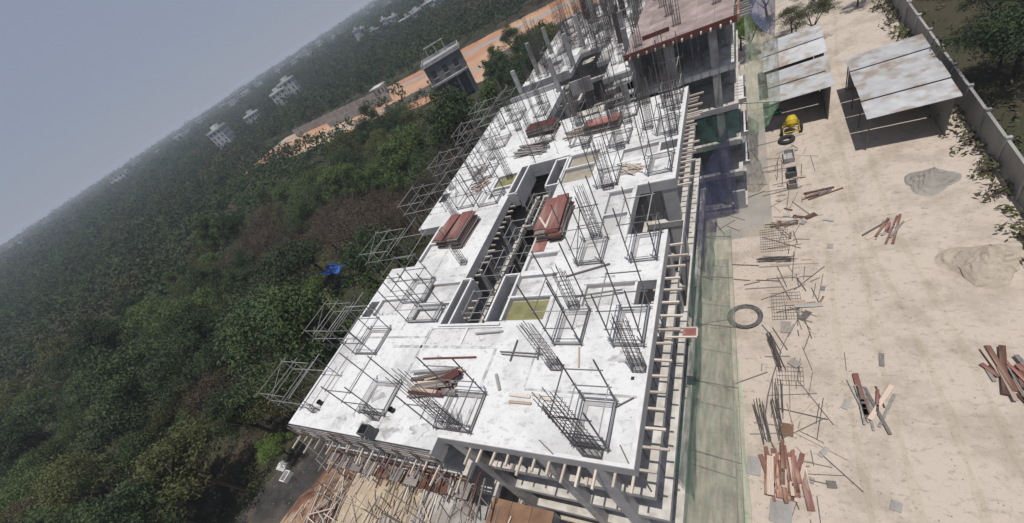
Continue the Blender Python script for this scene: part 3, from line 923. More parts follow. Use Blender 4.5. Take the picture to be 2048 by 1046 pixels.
for k in range(45):
    i, j = rng.randrange(20, 56), rng.randrange(22, 56)
    c_ = Vector(pts[i][j]) + Vector((0, 0, .12))
    a_ = math.radians(90 + rng.gauss(0, 40))
    d_ = Vector((math.cos(a_) * .8, math.sin(a_), 0)) * U(.3, 1.1)
    beam('stick', c_ - d_, c_ + d_, U(.04, .08), .05, rng.choice(['pale_timber', 'timber', 'old_plank', 'beige_ply']), label='stick lying on the red earth bank beside the plywood deck', cat='stick', group='sticks on the earth bank')
# timbers poking out under the shuttering and strewn over the deck
for k in range(22):
    x = -24.2 + k * .52 + U(-.25, .25)
    z = RZ - 1.25 + U(-.1, .1)
    ln = U(.2, 1.1)
    beam('timber_joist', (x, 4.6, z), (x + U(-.12, .12), 3.9 - ln, z + U(-.08, .08)), .055, .08, 'pale_timber' if rng.random() < .6 else 'old_plank',
         label='weathered timber joist poking out under the plank shuttering', cat='timber', group='timbers under the plank shuttering')
for lvl, nn, y0 in ((LV[1] - .1, 30, 3.9), (LV[1] - 1.0, 26, 3.8)):
    for k in range(nn):
        x = -24 + k * (12. / nn) + U(-.2, .2)
        beam('timber_joist', (x, 4.4, lvl + U(-.2, .2)), (x + U(-.3, .3), y0 - U(.3, 1.5), lvl + U(-.25, .2)), U(.045, .1), .06, rng.choice(['pale_timber', 'old_plank', 'rust_ply', 'old_plank', 'red_edge']),
             label='rough timber in the tangle of formwork below the front roof edge', cat='timber', group='timbers in the front formwork tangle')
t = thing('edge_formwork', (-18, 4, 9), 'dark red shuttering boards on the floor edge below the front plank shuttering', 'formwork')
for i in range(10):
    x0 = -24.2 + i * 1.15
    part('plank', MB().box(x0, x0 + U(.9, 1.12), 3.86, 3.92, LV[1] - .55 - U(0, .1), LV[1] - .02), 'rust_ply', t)
    part('plank', MB().box(x0 + .05, x0 + U(.9, 1.05), 3.1, 3.84, LV[1] - .66, LV[1] - .62), rng.choice(['rust_ply', 'old_plank']), t)
    part('waler', MB().box(x0 + .3, x0 + .38, 3.0, 3.84, LV[1] - .76, LV[1] - .665), 'old_plank', t)
for k in range(210):
    x, y = -26.5 + 16 * rng.random() ** .9, U(-5, 3.6)
    a = math.radians(92 + rng.gauss(0, 9) + (40 if k % 11 == 0 else 0))
    ln = U(1.2, 3.6)
    plank_item('pole', (x, y, DZ + .06 + .0006 * k), ln, U(.03, .07), .05, a, rng.choice(['pale_timber', 'pale_timber', 'timber', 'weathered_plank', 'beige_ply']),
               'rough timber pole lying on the plywood deck in front of the building', 'pole', 'timber poles on the plywood deck')
for k in range(30):
    x, y = U(-26.2, -22.5), U(-2.5, 1.2)
    plank_item('pole', (x, y, DZ + .18 + .012 * k), U(1, 2.2), .06, .05, U(0, 3.14), rng.choice(['timber', 'pale_timber', 'rust_ply']),
               'short timber in the jumbled heap at the corner of the plywood deck', 'pole', 'jumbled heap at the deck corner')
for k in range(26):
    x = -26.4 + 15 * k / 26 + U(-.3, .3)
    y = U(1.2, 3.4)
    bar('pole', (x, y, DZ + .02), (x + U(-.9, .9), y + U(.1, .5), DZ + U(1.4, 3.2)), U(.022, .035), rng.choice(['galv_pipe', 'pale_timber', 'pale_timber', 'steel_pipe']),
        label='thin pale pole propped at a slant on the plywood deck before the shuttering', cat='pole', group='slanting poles on the deck')
for k, x in enumerate((-24.6, -21.3, -18.4, -15.6, -13.2)):
    bar('pole', (x, U(2.6, 3.2), DZ), (x + U(-.4, .4), 3.7, RZ - 1.3), .045, 'galv_pipe', label='pale upright pole leaning between the plywood deck and the shuttering', cat='pole', group='leaning poles at the front')

# ------------------------------------------------------------------ tower block and rear block
tower = thing('concrete_tower', (-6, 42, 0), 'taller concrete frame block with red formwork deck on top and dark open storeys', 'building')
TX0, TX1, TY0, TY1 = -8.05, -0.82, 35.0, 50.0
for k, z in enumerate(LV):
    part('floor_slab', slab([(TX0 if k == 0 else -12, TX1, TY0, TY1)], [], z - .45, z), ['grey_concrete', 'lip_concrete'], tower)
part('floor_slab', slab([(-12, TX1 + .2, TY0 - .3, TY1)], [], .1, .3), ['grey_concrete', 'lip_concrete'], tower)
for x0, x1 in ((-8.05, -7.7), (-5.43, -4.81), (-2.41, -1.88)):
    for y in (35.02, 39.5, 44, 48.5):
        part('column', MB().box(x0, x1, y + .02, y + .5, 0.3, 15.62), 'raw_concrete', tower)
for y in (38.5, 43):
    part('column', MB().box(-1.4, -.95, y, y + .4, .3, 15.62), 'raw_concrete', tower)
for z in LV + [.3]:
    part('back_wall', MB().box(-7.6, -1.0, 40.2, 40.4, z + .004, z + 2.55), 'grey_concrete', tower)
    part('party_wall', MB().box(-8.3, -8.1, 36.0, 49, z + .004, z + 2.5), 'grey_concrete', tower)
part('ground_wall', MB().box(-1.75, -.75, 34.6, 34.8, .01, 2.0), 'grey_concrete', tower)
for k, z in enumerate(LV[1:]):
    part('balcony', slab([(TX1 + .003, TX1 + .55, TY0 + .6 + .4 * k, TY0 + 4.6)], [], z - .4, z - .03), ['raw_concrete', 'white_rim'], tower)
    part('balcony_rail', MB().box(TX1 + .47, TX1 + .55, TY0 + .7 + .4 * k, TY0 + 4.5, z - .028, z + .8), 'raw_concrete', tower)
# formwork deck on top
t = thing('formwork_deck', (-4.4, 40, 15.65), 'reddish plywood formwork deck with dark red edge boards on top of the taller block', 'formwork')
for i in range(6):
    for j in range(6):
        x0, y0 = TX0 - .05 + i * 1.225, TY0 - .3 + j * 2.44
        part('plywood_sheet', MB().box(x0 + .006, x0 + 1.219, y0 + .006, y0 + 2.434, 16.0, 16.05 + U(0, .012)), 'deck_ply', t)
part('edge_board', MB().box(TX0 - .2, TX1 + .25, TY0 - .42, TY0 - .31, 15.72, 16.14), 'red_edge', t)
part('edge_board', MB().box(TX1 + .28, TX1 + .42, TY0 - .42, TY0 + 14, 15.72, 16.16), 'red_ply', t)
part('edge_board', MB().box(TX0 + 1.0, TX0 + 3.0, TY0 + 1.6, TY0 + 1.72, 16.07, 16.35), 'red_edge', t)
for i in range(12):
    x = TX0 + .3 + i * .62
    part('bearer', MB().box(x - .05, x + .05, TY0 - .6 - U(0, .25), TY0 + 14, 15.78, 15.92), 'pale_timber', t)
for i in range(6):
    part('joist', MB().box(TX0 - .1, TX1 + .9 + U(0, .3), TY0 + .4 + .5 * i, TY0 + .48 + .5 * i, 15.62, 15.74), 'galv_pipe', t)
for i in range(9):
    y = TY0 + .8 + i * 1.5
    x = TX0 + .8 + (i * 2.7) % 6.2
    cage(x, y, .5, .25, U(1.6, 2.6), 'steel cage standing on the reddish plywood deck of the taller block', 'steel cages on the plywood deck', z=16.06, n=(4, 2), seed=300 + i, lean=.1)
for k in range(16):
    x, y = U(-7.4, -1.2), U(35.4, 39.8)
    zz = LV[0]
    bar('steel_prop', (x, y, zz), (x + U(-.05, .05), y, 15.6), .03, 'galv_pipe' if k % 3 == 0 else 'steel_pipe', label='steel prop holding up the reddish plywood deck', cat='prop', group='props under the plywood deck')
# stair between the wings
t = thing('concrete_stair', (-9.7, 34.4, 9.94), 'bare concrete stair flight in the gap beside the taller block', 'stair')
for k in range(9):
    part('step', MB().box(-10.6, -9.3, 34.2 + k * .28, 34.5 + k * .28, LV[1] + .17 * k, LV[1] + .17 * (k + 1)), 'raw_concrete', t)
part('stringer', MB().quad([(-9.28, 34.2, LV[1] - .1), (-9.28, 36.8, LV[1] + 1.4), (-9.28, 36.8, LV[1] + 1.7), (-9.28, 34.2, LV[1] + .2)]).quad(
    [(-9.2, 34.2, LV[1] + .2), (-9.2, 36.8, LV[1] + 1.7), (-9.2, 36.8, LV[1] + 1.4), (-9.2, 34.2, LV[1] - .1)]).quad(
    [(-9.28, 34.2, LV[1] + .2), (-9.28, 36.8, LV[1] + 1.7), (-9.2, 36.8, LV[1] + 1.7), (-9.2, 34.2, LV[1] + .2)]), 'raw_concrete', t)
part('landing', MB().box(-10.6, -8.3, 36.75, 38.4, LV[1] + 1.35, LV[1] + 1.53), 'raw_concrete', t)
for k in range(4):
    part('landing', MB().box(-10.4, -8.35, 35 + k * .9, 35.7 + k * .9, RZ - 2.2 + k * .75, RZ - 2.05 + k * .75), 'raw_concrete', t)
part('pier', MB().box(-8.9, -8.4, 34.0, 34.4, 0, 14.6), 'raw_concrete', t)
part('pier', MB().box(-10.9, -10.5, 34.6, 35.0, 0, 12.4), 'grey_concrete', t)

rear = thing('rear_block', (-18, 56, 0), 'rear concrete block with pale plank formwork roof and a row of bare concrete posts', 'building')
RR = [(-23.0, -12.0, 45.6, 68), (-12.0, -8.4, 40.5, 62)]
RH = [(-16.5, -13.6, 45.6, 50.5), (-20.2, -18.8, 49.8, 51.2), (-18.5, -16.9, 56.2, 57.8)]
part('roof_slab', slab(RR, RH, RZ - .5, RZ - .05), ['grey_concrete', 'grey_concrete'], rear)
for z in LV[1:]:
    part('floor_slab', slab(RR, RH[:1], z - .4, z), ['grey_concrete', 'lip_concrete'], rear)
for i in range(9):
    for j in range(9):
        x0, y0 = -23 + i * 1.22, 45.7 + j * 2.44
        xc, yc = x0 + .6, y0 + 1.2
        if any(a - .6 < xc < b + .6 and c - 1.2 < yc < d + 1.2 for a, b, c, d in RH) or rng.random() < .13:
            continue
        part('plywood_sheet', MB().box(x0 + .01, x0 + 1.21, y0 + .02, y0 + 2.42, RZ - .046, RZ - .01 + U(0, .03)), rng.choice(['white_rim', 'white_rim', 'white_concrete', 'grey_ply', 'grey_ply']), rear)
for i in range(3):
    for j in range(8):
        x0, y0 = -11.9 + i * 1.18, 40.7 + j * 2.44
        part('plywood_sheet', MB().box(x0 + .01, x0 + 1.15, y0 + .02, y0 + 2.42, RZ - .046, RZ - .01 + U(0, .03)), rng.choice(['white_rim', 'grey_ply', 'grey_ply', 'white_dirty_shade']), rear)
POSTS = [(-21.5, 43.0), (-16.6, 41.2), (-16.6, 47.4), (-16.6, 52.7), (-21.5, 49.0), (-21.5, 55.0), (-16.6, 59.5), (-13.2, 55.5), (-10.4, 46.0), (-10.2, 52.0), (-19.0, 64.5), (-9.3, 41.2)]
for k, (x, y) in enumerate(POSTS):
    part('column', MB().box(x - .21, x + .21, y - .17, y + .17, 0 if k < 2 else RZ - .04, RZ + U(2.8, 3.5)), 'raw_concrete', rear)
for (x, y) in ((-21.5, 43.0), (-16.6, 41.2), (-23, 46), (-12.3, 46), (-23, 56), (-12.3, 66), (-22.8, 66)):
    part('column', MB().box(x + .32, x + .7, y + .22, y + .6, 0, RZ - .5), 'grey_concrete', rear)
part('upstand_beam', MB().box(-22.8, -17.2, 42.42, 42.7, RZ - .7, RZ + .5), 'grey_concrete', rear)
part('upstand_beam', MB().box(-22.9, -16.6, 45.4, 45.58, RZ - .5, RZ + .35), 'grey_concrete', rear)
part('upstand_beam', MB().box(-15.2, -13.0, 40.42, 40.6, RZ - .6, RZ + .7), 'raw_concrete', rear)
# column shutters, red and grey
for k in range(13):
    x, y = U(-22, -9.5), U(47, 66)
    if any(a - .4 < x < b + .4 and c - .4 < y < d + .4 for a, b, c, d in RH):
        continue
    hh = U(1.6, 3.0)
    mb = MB().box(-.28, .28, -.04, .04, 0, hh)
    for zz in (.3, 1.0, 1.5):
        mb.box(-.33, .33, -.1, .1, zz, zz + .08)
    link('column_shutter', mb.mesh(), rng.choice(['red_edge', 'red_edge', 'old_plank', 'rust_ply', 'raw_concrete']), None, (x, y, RZ + .02), 'upright column shutter board on the rear block', 'shutter', 'column shutters on the rear block', rot=(0, 0, U(-.5, .5)))
for k in range(105):
    x, y = U(-22.6, -8.8), U(41, 67)
    if not any(a < x < b and c < y < d for a, b, c, d in RR) or any(a - .3 < x < b + .3 and c - .3 < y < d + .3 for a, b, c, d in RH):
        continue
    cage(x, y, .4, .25, U(2.4, 5.4), 'steel cage in the crowd of bars on the rear block', 'steel cages on the rear block', z=RZ, n=(3, 2), seed=400 + k, lean=.25, step=.5)
for k in range(16):
    a, b = U(-22, -11), U(47, 63)
    bay(a, a + 1.5, b, b + 1.8, U(2.4, 3.2), 'scaffold bay among the posts of the rear block', 'scaffold bays on the rear block', seed=500 + k, sole=False)
for k, (x, y) in enumerate([(-17.5, 42), (-12.6, 35.6), (-11.6, 38.6)]):
    bay(x, x + 1.2, y, y + 1.5, 3.0, 'scaffold bay rising out of the gap behind the main roof', 'scaffold bays in the rear gap', z=LV[1], seed=520 + k, sole=False, lev=(1.2, 2.2))
plank_pile(-19.5, 58.5, 2.6, 26, 2.5, .1, .4, 'loose board strewn on the rear block', 'boards strewn on the rear block', ['grey_ply', 'white_rim', 'old_plank', 'rust_ply'], jit=.8, z=RZ + .02)
plank_pile(-14.5, 62, 2.6, 26, 2.2, .1, 1.0, 'loose board strewn on the rear block', 'boards strewn on the rear block', ['grey_ply', 'white_rim', 'old_plank'], jit=.8, z=RZ + .02)
plank_pile(-10.3, 56, 2.0, 26, 1.2, .1, 1.0, 'loose board strewn on the rear block', 'boards strewn on the rear block', ['grey_ply', 'white_rim', 'old_plank'], jit=.8, z=RZ + .02)


# ------------------------------------------------------------------ nets
def sheet(P, nu, nv, sag, wob, seed):
    """cloth spanned between four corners with sag and wrinkles"""
    r = random.Random(seed)
    mb = MB()
    a, b, c, d = (Vector(p) for p in P)
    ph = [r.uniform(0, 6.28) for _ in range(6)]
    n = (b - a).cross(d - a).normalized()
    g = []
    for i in range(nu + 1):
        row = []
        for j in range(nv + 1):
            u, v = i / nu, j / nv
            p = (a * (1 - u) + b * u) * (1 - v) + (d * (1 - u) + c * u) * v
            s = math.sin(math.pi * v)
            sc = abs(math.sin(math.pi * u * max(1, round((b - a).length / 4))))
            p = p + Vector((0, 0, -sag * s * (.5 + .5 * sc))) + n * wob * (math.sin(9 * u + 4 * v + ph[0]) + .6 * math.sin(17 * u - 7 * v + ph[1]) + .5 * math.sin(5 * u + 13 * v + ph[2]))
            row.append(tuple(p))
        g.append(row)
    for i in range(nu):
        for j in range(nv):
            mb.quad([g[i][j], g[i + 1][j], g[i + 1][j + 1], g[i][j + 1]])
    me = mb.mesh()
    me.polygons.foreach_set('use_smooth', [True] * len(me.polygons))
    return me


NZ = 3.75
me = sheet([(-3.78, 4.2, NZ), (-3.78, 27.5, NZ), (-1.75, 27.5, NZ + .05), (-1.0, 4.2, NZ + .35)], 120, 20, .38, .05, 1)
t = thing('safety_net', (-3.0, 16, NZ), 'pale green safety net stretched level along the foot of the building over the yard', 'net')
part('mesh_sheet', me, 'net_green', t)
for k in range(6):
    y = 5.0 + k * 4.4
    part('bracket_pole', MB().tube((-3.75, y, NZ - .05), (-1.72 + .7 * (1 - (y - 4.2) / 23), y - .5, NZ + .1), .03), 'steel_pipe', t)
part('edge_rope', MB().path([(-1.75 + .75 * (k / 23), 27.5 - k, NZ + .055 + .3 * k / 23) for k in range(24)], .012, 5), 'net_rope', t)
me = sheet([(-1.0, 4.2, NZ + .33), (-1.35, 15.5, NZ + .2), (-1.3, 15.5, NZ + .02), (-.62, 4.2, NZ - .35)], 30, 4, 0, .03, 2)
part('skirt', me, 'net_pale', t)
me = sheet([(-3.74, 7.0, 6.6), (-3.76, 22.4, 6.7), (-3.5, 22.4, NZ + .1), (-3.3, 6.6, NZ + .1)], 60, 12, 0, .06, 3)
link('hanging_net', me, 'net_green_dense', None, (0, 0, 0), 'dark green net hanging against the yard side of the lower floors', 'net')
me = sheet([(-4.0, 34.5, 4.6), (-1.7, 34.6, 8.6), (-1.3, 33.9, .15), (-4.4, 33.4, .15)], 16, 20, 0, .05, 4)
link('hanging_net', me, 'net_blue', None, (0, 0, 0), 'blue net hanging over the lower storeys of the taller block', 'net')
me = sheet([(-3.75, 23.0, 6.7), (-3.75, 33.2, 6.7), (-3.2, 33.0, .1), (-3.1, 23.0, 2.0)], 24, 14, 0, .08, 5)
link('hanging_net', me, 'net_blue', None, (0, 0, 0), 'blue net hanging along the far yard side wall below the roof', 'net')
me = sheet([(-3.9, 34.7, 9.5), (-.8, 34.7, 9.5), (-.9, 34.5, 7.4), (-3.7, 34.5, 6.6)], 20, 8, .2, .05, 6)
link('hanging_net', me, 'net_green_dense', None, (0, 0, 0), 'dark green net slung across a storey of the taller block', 'net')
me = sheet([(-.2, 47, 12.8), (.2, 51.5, 14.5), (2.3, 47.5, 13.5), (1.8, 40.0, 12)], 16, 12, 1.0, .06, 7)
link('hanging_net', me, 'net_blue', None, (0, 0, 0), 'dark blue net stretched out high beside the taller block', 'net')
me = sheet([(-.25, 37.5, 8.9), (-.2, 46.8, 12.6), (2.0, 40.0, 11.9), (2.0, 36.5, 8.5)], 16, 12, .8, .06, 8)
link('hanging_net', me, 'net_green', None, (0, 0, 0), 'green net slung between the taller block and the sheet roofed shed', 'net')
me = sheet([(-.2, 36.3, 6.2), (-.25, 37.5, 8.8), (2.0, 36.5, 8.4), (1.1, 35.6, 7.2)], 12, 8, .3, .05, 9)
link('hanging_net', me, 'net_pale', None, (0, 0, 0), 'pale green net flap hanging low beside the taller block', 'net')
for p, q in (((-.8, 46.9, 12.7), (2.3, 47.4, 13.4)), ((-.8, 37.2, 8.75), (2.1, 36.4, 8.45)), ((-.8, 51.4, 14.4), (.5, 51.5, 14.5))):
    bar('net_boom', p, q, .035, 'steel_pipe', label='thin pole holding a net out from the taller block', cat='pole', group='net poles on the taller block')


# ------------------------------------------------------------------ sheds on the right, yard goods
def corrugated(x0, x1, y0, y1, z0, z1, n=40, amp=.03):
    mb = MB()
    for i in range(n):
        a, b = i / n, (i + 1) / n
        za, zb = (amp if i % 2 else -amp), (-amp if i % 2 else amp)
        ya, yb = y0 + (y1 - y0) * a, y0 + (y1 - y0) * b
        mb.quad([(x0, ya, z0 + za), (x1, ya, z1 + za), (x1, yb, z1 + zb), (x0, yb, z0 + zb)])
        mb.quad([(x0, yb, z0 + zb - .02), (x1, yb, z1 + zb - .02), (x1, ya, z1 + za - .02), (x0, ya, z0 + za - .02)])
    return mb


def shed(x0, x1, y0, y1, h, lab, slope=.25, parts=2):
    t = thing('sheet_shed', ((x0 + x1) / 2, (y0 + y1) / 2, 0), lab, 'shed', 'sheds along the yard')
    ln = (y1 - y0) / parts
    for k in range(parts):
        part('roof_sheet', corrugated(x0 - .3, x1 + .3, y0 + k * ln, y0 + (k + 1) * ln - .1, h + .12 * (k % 2), h + slope + .12 * (k % 2), 26, .055), 'sheet_roof', t)
    for x in (x0, x1):
        for k in range(4):
            y = y0 + .3 + (y1 - y0 - .6) * k / 3
            part('post', MB().tube((x, y, 0), (x, y, h - .06 + (slope if x == x1 else 0)), .05), 'steel_pipe', t)
    part('back_wall', MB().box(x1 - .05, x1 + .02, y0 + .4, y1 - .3, .01, h - .1), 'wall_grey', t)
    part('end_wall', MB().box(x0 + .1, x1 - .1, y1 - .3, y1 - .22, .01, h - .15), 'wall_grey', t)
    return t


shed(1.9, 6.6, 46.6, 53.2, 3.3, 'open shed with pale corrugated roof at the yard end, beside the green net')
shed(1.6, 6.8, 54.0, 61.5, 3.4, 'open shed with pale corrugated roof just behind the one under the net')
shed(8.6, 13.6, 40, 52, 3.2, 'long open shed with pale corrugated roof standing against the compound wall', parts=4)
# compound wall
cw = thing('compound_wall', (15.4, 33, 0), 'grey block compound wall along the far side of the yard', 'wall')
for k in range(29):
    part('wall_panel', MB().box(15.2, 15.38, -25 + k * 4 + .26, -25 + k * 4 + 3.98, 0, 2.2), 'wall_grey', cw)
    part('pillar', MB().box(15.12, 15.46, -25 + k * 4 - .02, -25 + k * 4 + .25, 0, 2.4), 'raw_concrete', cw)


def coil(x, y, r0, lab, turns=9, tr=.035):
    r = random.Random(int(x * 31 + y))
    mb = MB()
    t = thing('hose_coil', (x, y, 0), lab, 'hose')
    for k in range(turns):
        rr = r0 + r.uniform(-.16, .16)
        cx, cy = r.uniform(-.05, .05), r.uniform(-.05, .05)
        N = 34
        pts = [(cx + rr * math.cos(2 * math.pi * i / N), cy + rr * math.sin(2 * math.pi * i / N), .05 + .035 * (k // 2) + .015 * math.sin(3 * i + k)) for i in range(N + 1)]
        link('hose_turn', MB().path(pts, tr, 5).mesh(), 'hose', t)
    return t


hx, hy, _ = px(1490, 635)
t = coil(hx, hy, .95, 'big coil of dark grey hose lying in the yard beside the green net')
pts = [Vector(px(*p)) for p in ((1524, 650), (1545, 675), (1562, 705), (1548, 745), (1536, 790), (1531, 830), (1540, 880), (1563, 925), (1590, 960))]
link('hose_tail', MB().path([(p.x - hx, p.y - hy, .05) for p in pts], .035, 6).mesh(), 'hose', t)
pts = [Vector(px(*p)) for p in ((1457, 640), (1420, 645), (1395, 655))]
link('hose_tail', MB().path([(p.x - hx, p.y - hy, .05) for p in pts], .03, 6).mesh(), 'hose', t)


def rod_bundle(a, b, n, lab, grp=None, spread=.2, mt_='rebar_tied', rad=.02):
    p, q = Vector(px(*a)), Vector(px(*b))
    d = (q - p).normalized()
    s = Vector((-d.y, d.x, 0))
    c = (p + q) / 2
    t = thing('rod_bundle', (c.x, c.y, 0), lab, 'steel rods', grp)
    for k in range(n):
        o = s * U(-spread, spread)
        e = U(-.3, .3)
        sk = s * U(-.12, .12)
        z = .03 + .035 * (k % 4)
        bar('rod', p - c + o + d * e + Vector((0, 0, z)) - sk, q - c + o + d * U(-.3, .3) + Vector((0, 0, z)) + sk, rad, mt_, t, n=5)
    return t


rod_bundle((1538, 672), (1562, 738), 16, 'bundle of steel rods in the yard beside the hose tail', spread=.16)
rod_bundle((1515, 805), (1535, 885), 14, 'bundle of steel rods lying between the hose tail and the red boards', spread=.3)
rod_bundle((1548, 800), (1562, 880), 10, 'bundle of steel rods on the yard beyond the hose tail, near the red boards', spread=.2)
rod_bundle((1520, 520), (1582, 518), 16, 'long bundle of steel rods lying across the yard by the square mesh mats', spread=.28)
rod_bundle((1535, 452), (1590, 446), 8, 'short bundle of steel rods by the far mesh mat', spread=.3)
rod_bundle((1552, 760), (1556, 830), 8, 'few steel rods lying along the hose tail', spread=.3)


def mesh_mat(a, b, lab):
    p, q = Vector(px(*a)), Vector(px(*b))
    x0, x1, y0, y1 = min(p.x, q.x), max(p.x, q.x), min(p.y, q.y), max(p.y, q.y)
    t = thing('mesh_mat', ((x0 + x1) / 2, (y0 + y1) / 2, 0), lab, 'steel mesh')
    hx_, hy_ = (x1 - x0) / 2, (y1 - y0) / 2
    n = max(3, int((x1 - x0) / .16))
    for k in range(n + 1):
        x = -hx_ + 2 * hx_ * k / n
        bar('wire', (x + U(-.03, .03), -hy_, .03), (x + U(-.03, .03), hy_, .03), .012, 'rebar_tied', t, n=4)
    n = max(3, int((y1 - y0) / .3))
    for k in range(n + 1):
        y = -hy_ + 2 * hy_ * k / n
        bar('wire', (-hx_, y, .05), (hx_, y + U(-.04, .04), .05), .012, 'rebar_tied', t, n=4)


mesh_mat((1522, 505), (1575, 455), 'square steel mesh mat on the yard near the taller block')
mesh_mat((1545, 640), (1600, 585), 'square steel mesh mat on the yard beside the hose coil')
mesh_mat((1555, 770), (1605, 735), 'square steel mesh mat on the yard near the rod bundles')
# loose sticks on the yard
for k, (a, b) in enumerate([((1464, 529), (1518, 531)), ((1518, 534), (1580, 531)), ((1467, 558), (1500, 561)), ((1512, 560), (1560, 562)), ((1488, 570), (1520, 563)), ((1490, 578), (1568, 573)), ((1471, 767), (1535, 744)), ((1524, 727), (1523, 742)), ((1530, 713), (1580, 712)),
                            ((1462, 408), (1530, 382)), ((1455, 452), (1480, 462)), ((1436, 460), (1470, 440)), ((1440, 425), (1490, 440)), ((1430, 445), (1450, 470)), ((1545, 655), (1575, 700)), ((1500, 868), (1560, 866)), ((1508, 845), (1570, 852))]):
    p, q = px(*a, .05), px(*b, .05)
    beam('stick', p, q, .06, .05, rng.choice(['old_plank', 'rebar_tied', 'old_plank']), label='thin dark stick lying loose on the dirt yard', cat='stick', group='loose sticks on the yard')
for k in range(120):
    yy = U(6, 46)
    xx = .9 + abs(rng.gauss(0, 1.1)) + .02 * yy
    a = rng.choice((math.radians(90), math.radians(90), math.radians(5))) + rng.gauss(0, .3)
    ln = U(.5, 3.2)
    d_ = Vector((math.cos(a), math.sin(a), 0)) * ln / 2
    c_ = Vector((xx, yy, .04 + .0006 * k))
    bar('loose_rod', c_ - d_, c_ + d_, U(.012, .026), rng.choice(['rebar_tied', 'rebar_tied', 'old_plank', 'rebar', 'timber']), n=5,
        label='thin rod in the litter of bars strewn along the dirt yard', cat='rod', group='rods strewn along the yard')
for k in range(34):
    yy = U(6, 44)
    xx = 1.6 + abs(rng.gauss(0, 1.6))
    plank_item('scrap_board', (xx, yy, .05 + .0015 * k), U(.3, 1.3), U(.1, .5), .03, U(0, 3.1), rng.choice(['old_plank', 'grey_ply', 'rust_ply', 'timber', 'weathered_plank']), 'scrap board lying among the rods strewn along the yard', 'board', 'scrap boards along the yard')
# red boards and planks bottom right
c0 = px(1557, 945)
for k in range(46):
    a = math.radians(92 + rng.gauss(0, 7))
    plank_item('board', (c0[0] + U(-.6, 1.3), c0[1] + U(-.8, .6), .04 + .04 * (k // 5)), U(1.0, 2.6), U(.12, .34), .03, a, rng.choice(['brick_red', 'brick_red', 'red_ply', 'timber', 'brick_red']),
               'reddish board in the loose heap at the yard beside the hose tail', 'board', 'red boards heaped on the yard')
for (a, wd, ln, lab, mt_) in (((1508, 932), .7, 1.1, 'flat grey sheet lying on the yard beside the heap of red boards', 'grey_ply'), ((1562, 1025), 1.0, 1.2, 'square grey sheet lying on the yard below the heap of red boards', 'grey_ply'),
                              ((1572, 655), .6, 1.0, 'dark bundle of boards lying beside the mesh mat', 'old_plank'), ((1575, 860), .6, .8, 'brown board lying across steel rods', 'brown_ply')):
    p = px(*a)
    plank_item('board', (p[0], p[1], .05), ln, wd, .06, math.radians(85), mt_, lab, 'board', None)
# tyre, machine, boxes near the sheds
def ring(R0, r, nu=20, nv=8):
    mb = MB()
    for i in range(nu):
        for j in range(nv):
            q = []
            for a, b in ((i, j), (i + 1, j), (i + 1, j + 1), (i, j + 1)):
                u, v = 2 * math.pi * a / nu, 2 * math.pi * b / nv
                q.append(((R0 + r * math.cos(v)) * math.cos(u), (R0 + r * math.cos(v)) * math.sin(u), r * .9 * math.sin(v)))
            mb.quad(q)
    return mb


p = px(1572, 275)
t = thing('concrete_mixer', (p[0] + .5, p[1] + .9, 0), 'small yellow drum mixer on black tyres at the yard by the shed', 'mixer')
mb = MB()
prof = [(.25, -.55), (.5, -.25), (.55, .15), (.32, .6), (.28, .62)]
for (r1, z1), (r2, z2) in zip(prof[:-1], prof[1:]):
    mb.tube((0, z1 * .6, 1.1 + z1 * .8), (0, z2 * .6, 1.1 + z2 * .8), r1, 14, r2, cap=False)
mb.tube((0, -.33, .66), (0, -.30, .70), .25, 14, .25)
link('drum', mb.mesh(), 'yellow_paint', t)
link('frame', MB().path([(-.7, -.7, .4), (.7, -.7, .4), (.7, .7, .4), (-.7, .7, .4), (-.7, -.7, .4)], .05).path([(-.7, 0, .4), (-.6, 0, 1.1)], .05).path([(.7, 0, .4), (.6, 0, 1.1)], .05).mesh(), 'yellow_paint', t)
for sx in (-.85, .85):
    w_ = link('wheel', ring(.3, .12).mesh(), 'rubber', t, (sx, -.3, .4), rot=(0, math.pi / 2, 0))
    link('hub', MB().tube((0, 0, -.06), (0, 0, .06), .18, 10).mesh(), 'yellow_paint', w_)
link('tow_leg', MB().tube((0, .7, .4), (0, 1.2, .02), .04).mesh(), 'steel_pipe', t)
link('tyre', ring(.55, .2, 26, 10).mesh(), 'rubber', None, (p[0], p[1] - .7, .19), 'large black tyre lying flat on the yard near the yellow mixer', 'tyre')
for k, (x, y, a, b, h, mt_, lab) in enumerate([(1570, 318, .9, 1.6, .5, 'raw_concrete', 'pale concrete trough standing on the yard past the tyre'), (1575, 352, .8, 1.0, .6, 'bin_metal', 'grey metal tank on the yard between trough and dark crate'), (1577, 375, .7, .8, .55, 'old_plank', 'dark wooden crate on the yard by a rod bundle')]):
    q = px(x, y)
    t = thing('tub', (q[0] + .3, q[1], 0), lab, 'container')
    link('body', slab([(-a / 2, a / 2, -b / 2, b / 2)], [(-a / 2 + .07, a / 2 - .07, -b / 2 + .07, b / 2 - .07)], 0.02, h).mesh(), [mt_, mt_], t)
    link('floor', MB().box(-a / 2 + .07, a / 2 - .07, -b / 2 + .07, b / 2 - .07, .02, .1).mesh(), mt_, t)
    for s in (-1, 1):
        link('skid', MB().box(-a / 2, a / 2, s * b * .3 - .05, s * b * .3 + .05, 0, .018).mesh(), 'old_plank', t)
q = px(1546, 230)
mb = MB()
for i in range(8):
    for j in range(5):
        z = lambda u, v: .05 + .18 * abs(math.sin(u * 1.9 + v * 1.3)) + .1 * math.sin(v * 2.4)
        mb.quad([(.15 * a, .22 * b, max(.01, z(a, b))) for a, b in ((i, j), (i + 1, j), (i + 1, j + 1), (i, j + 1))])
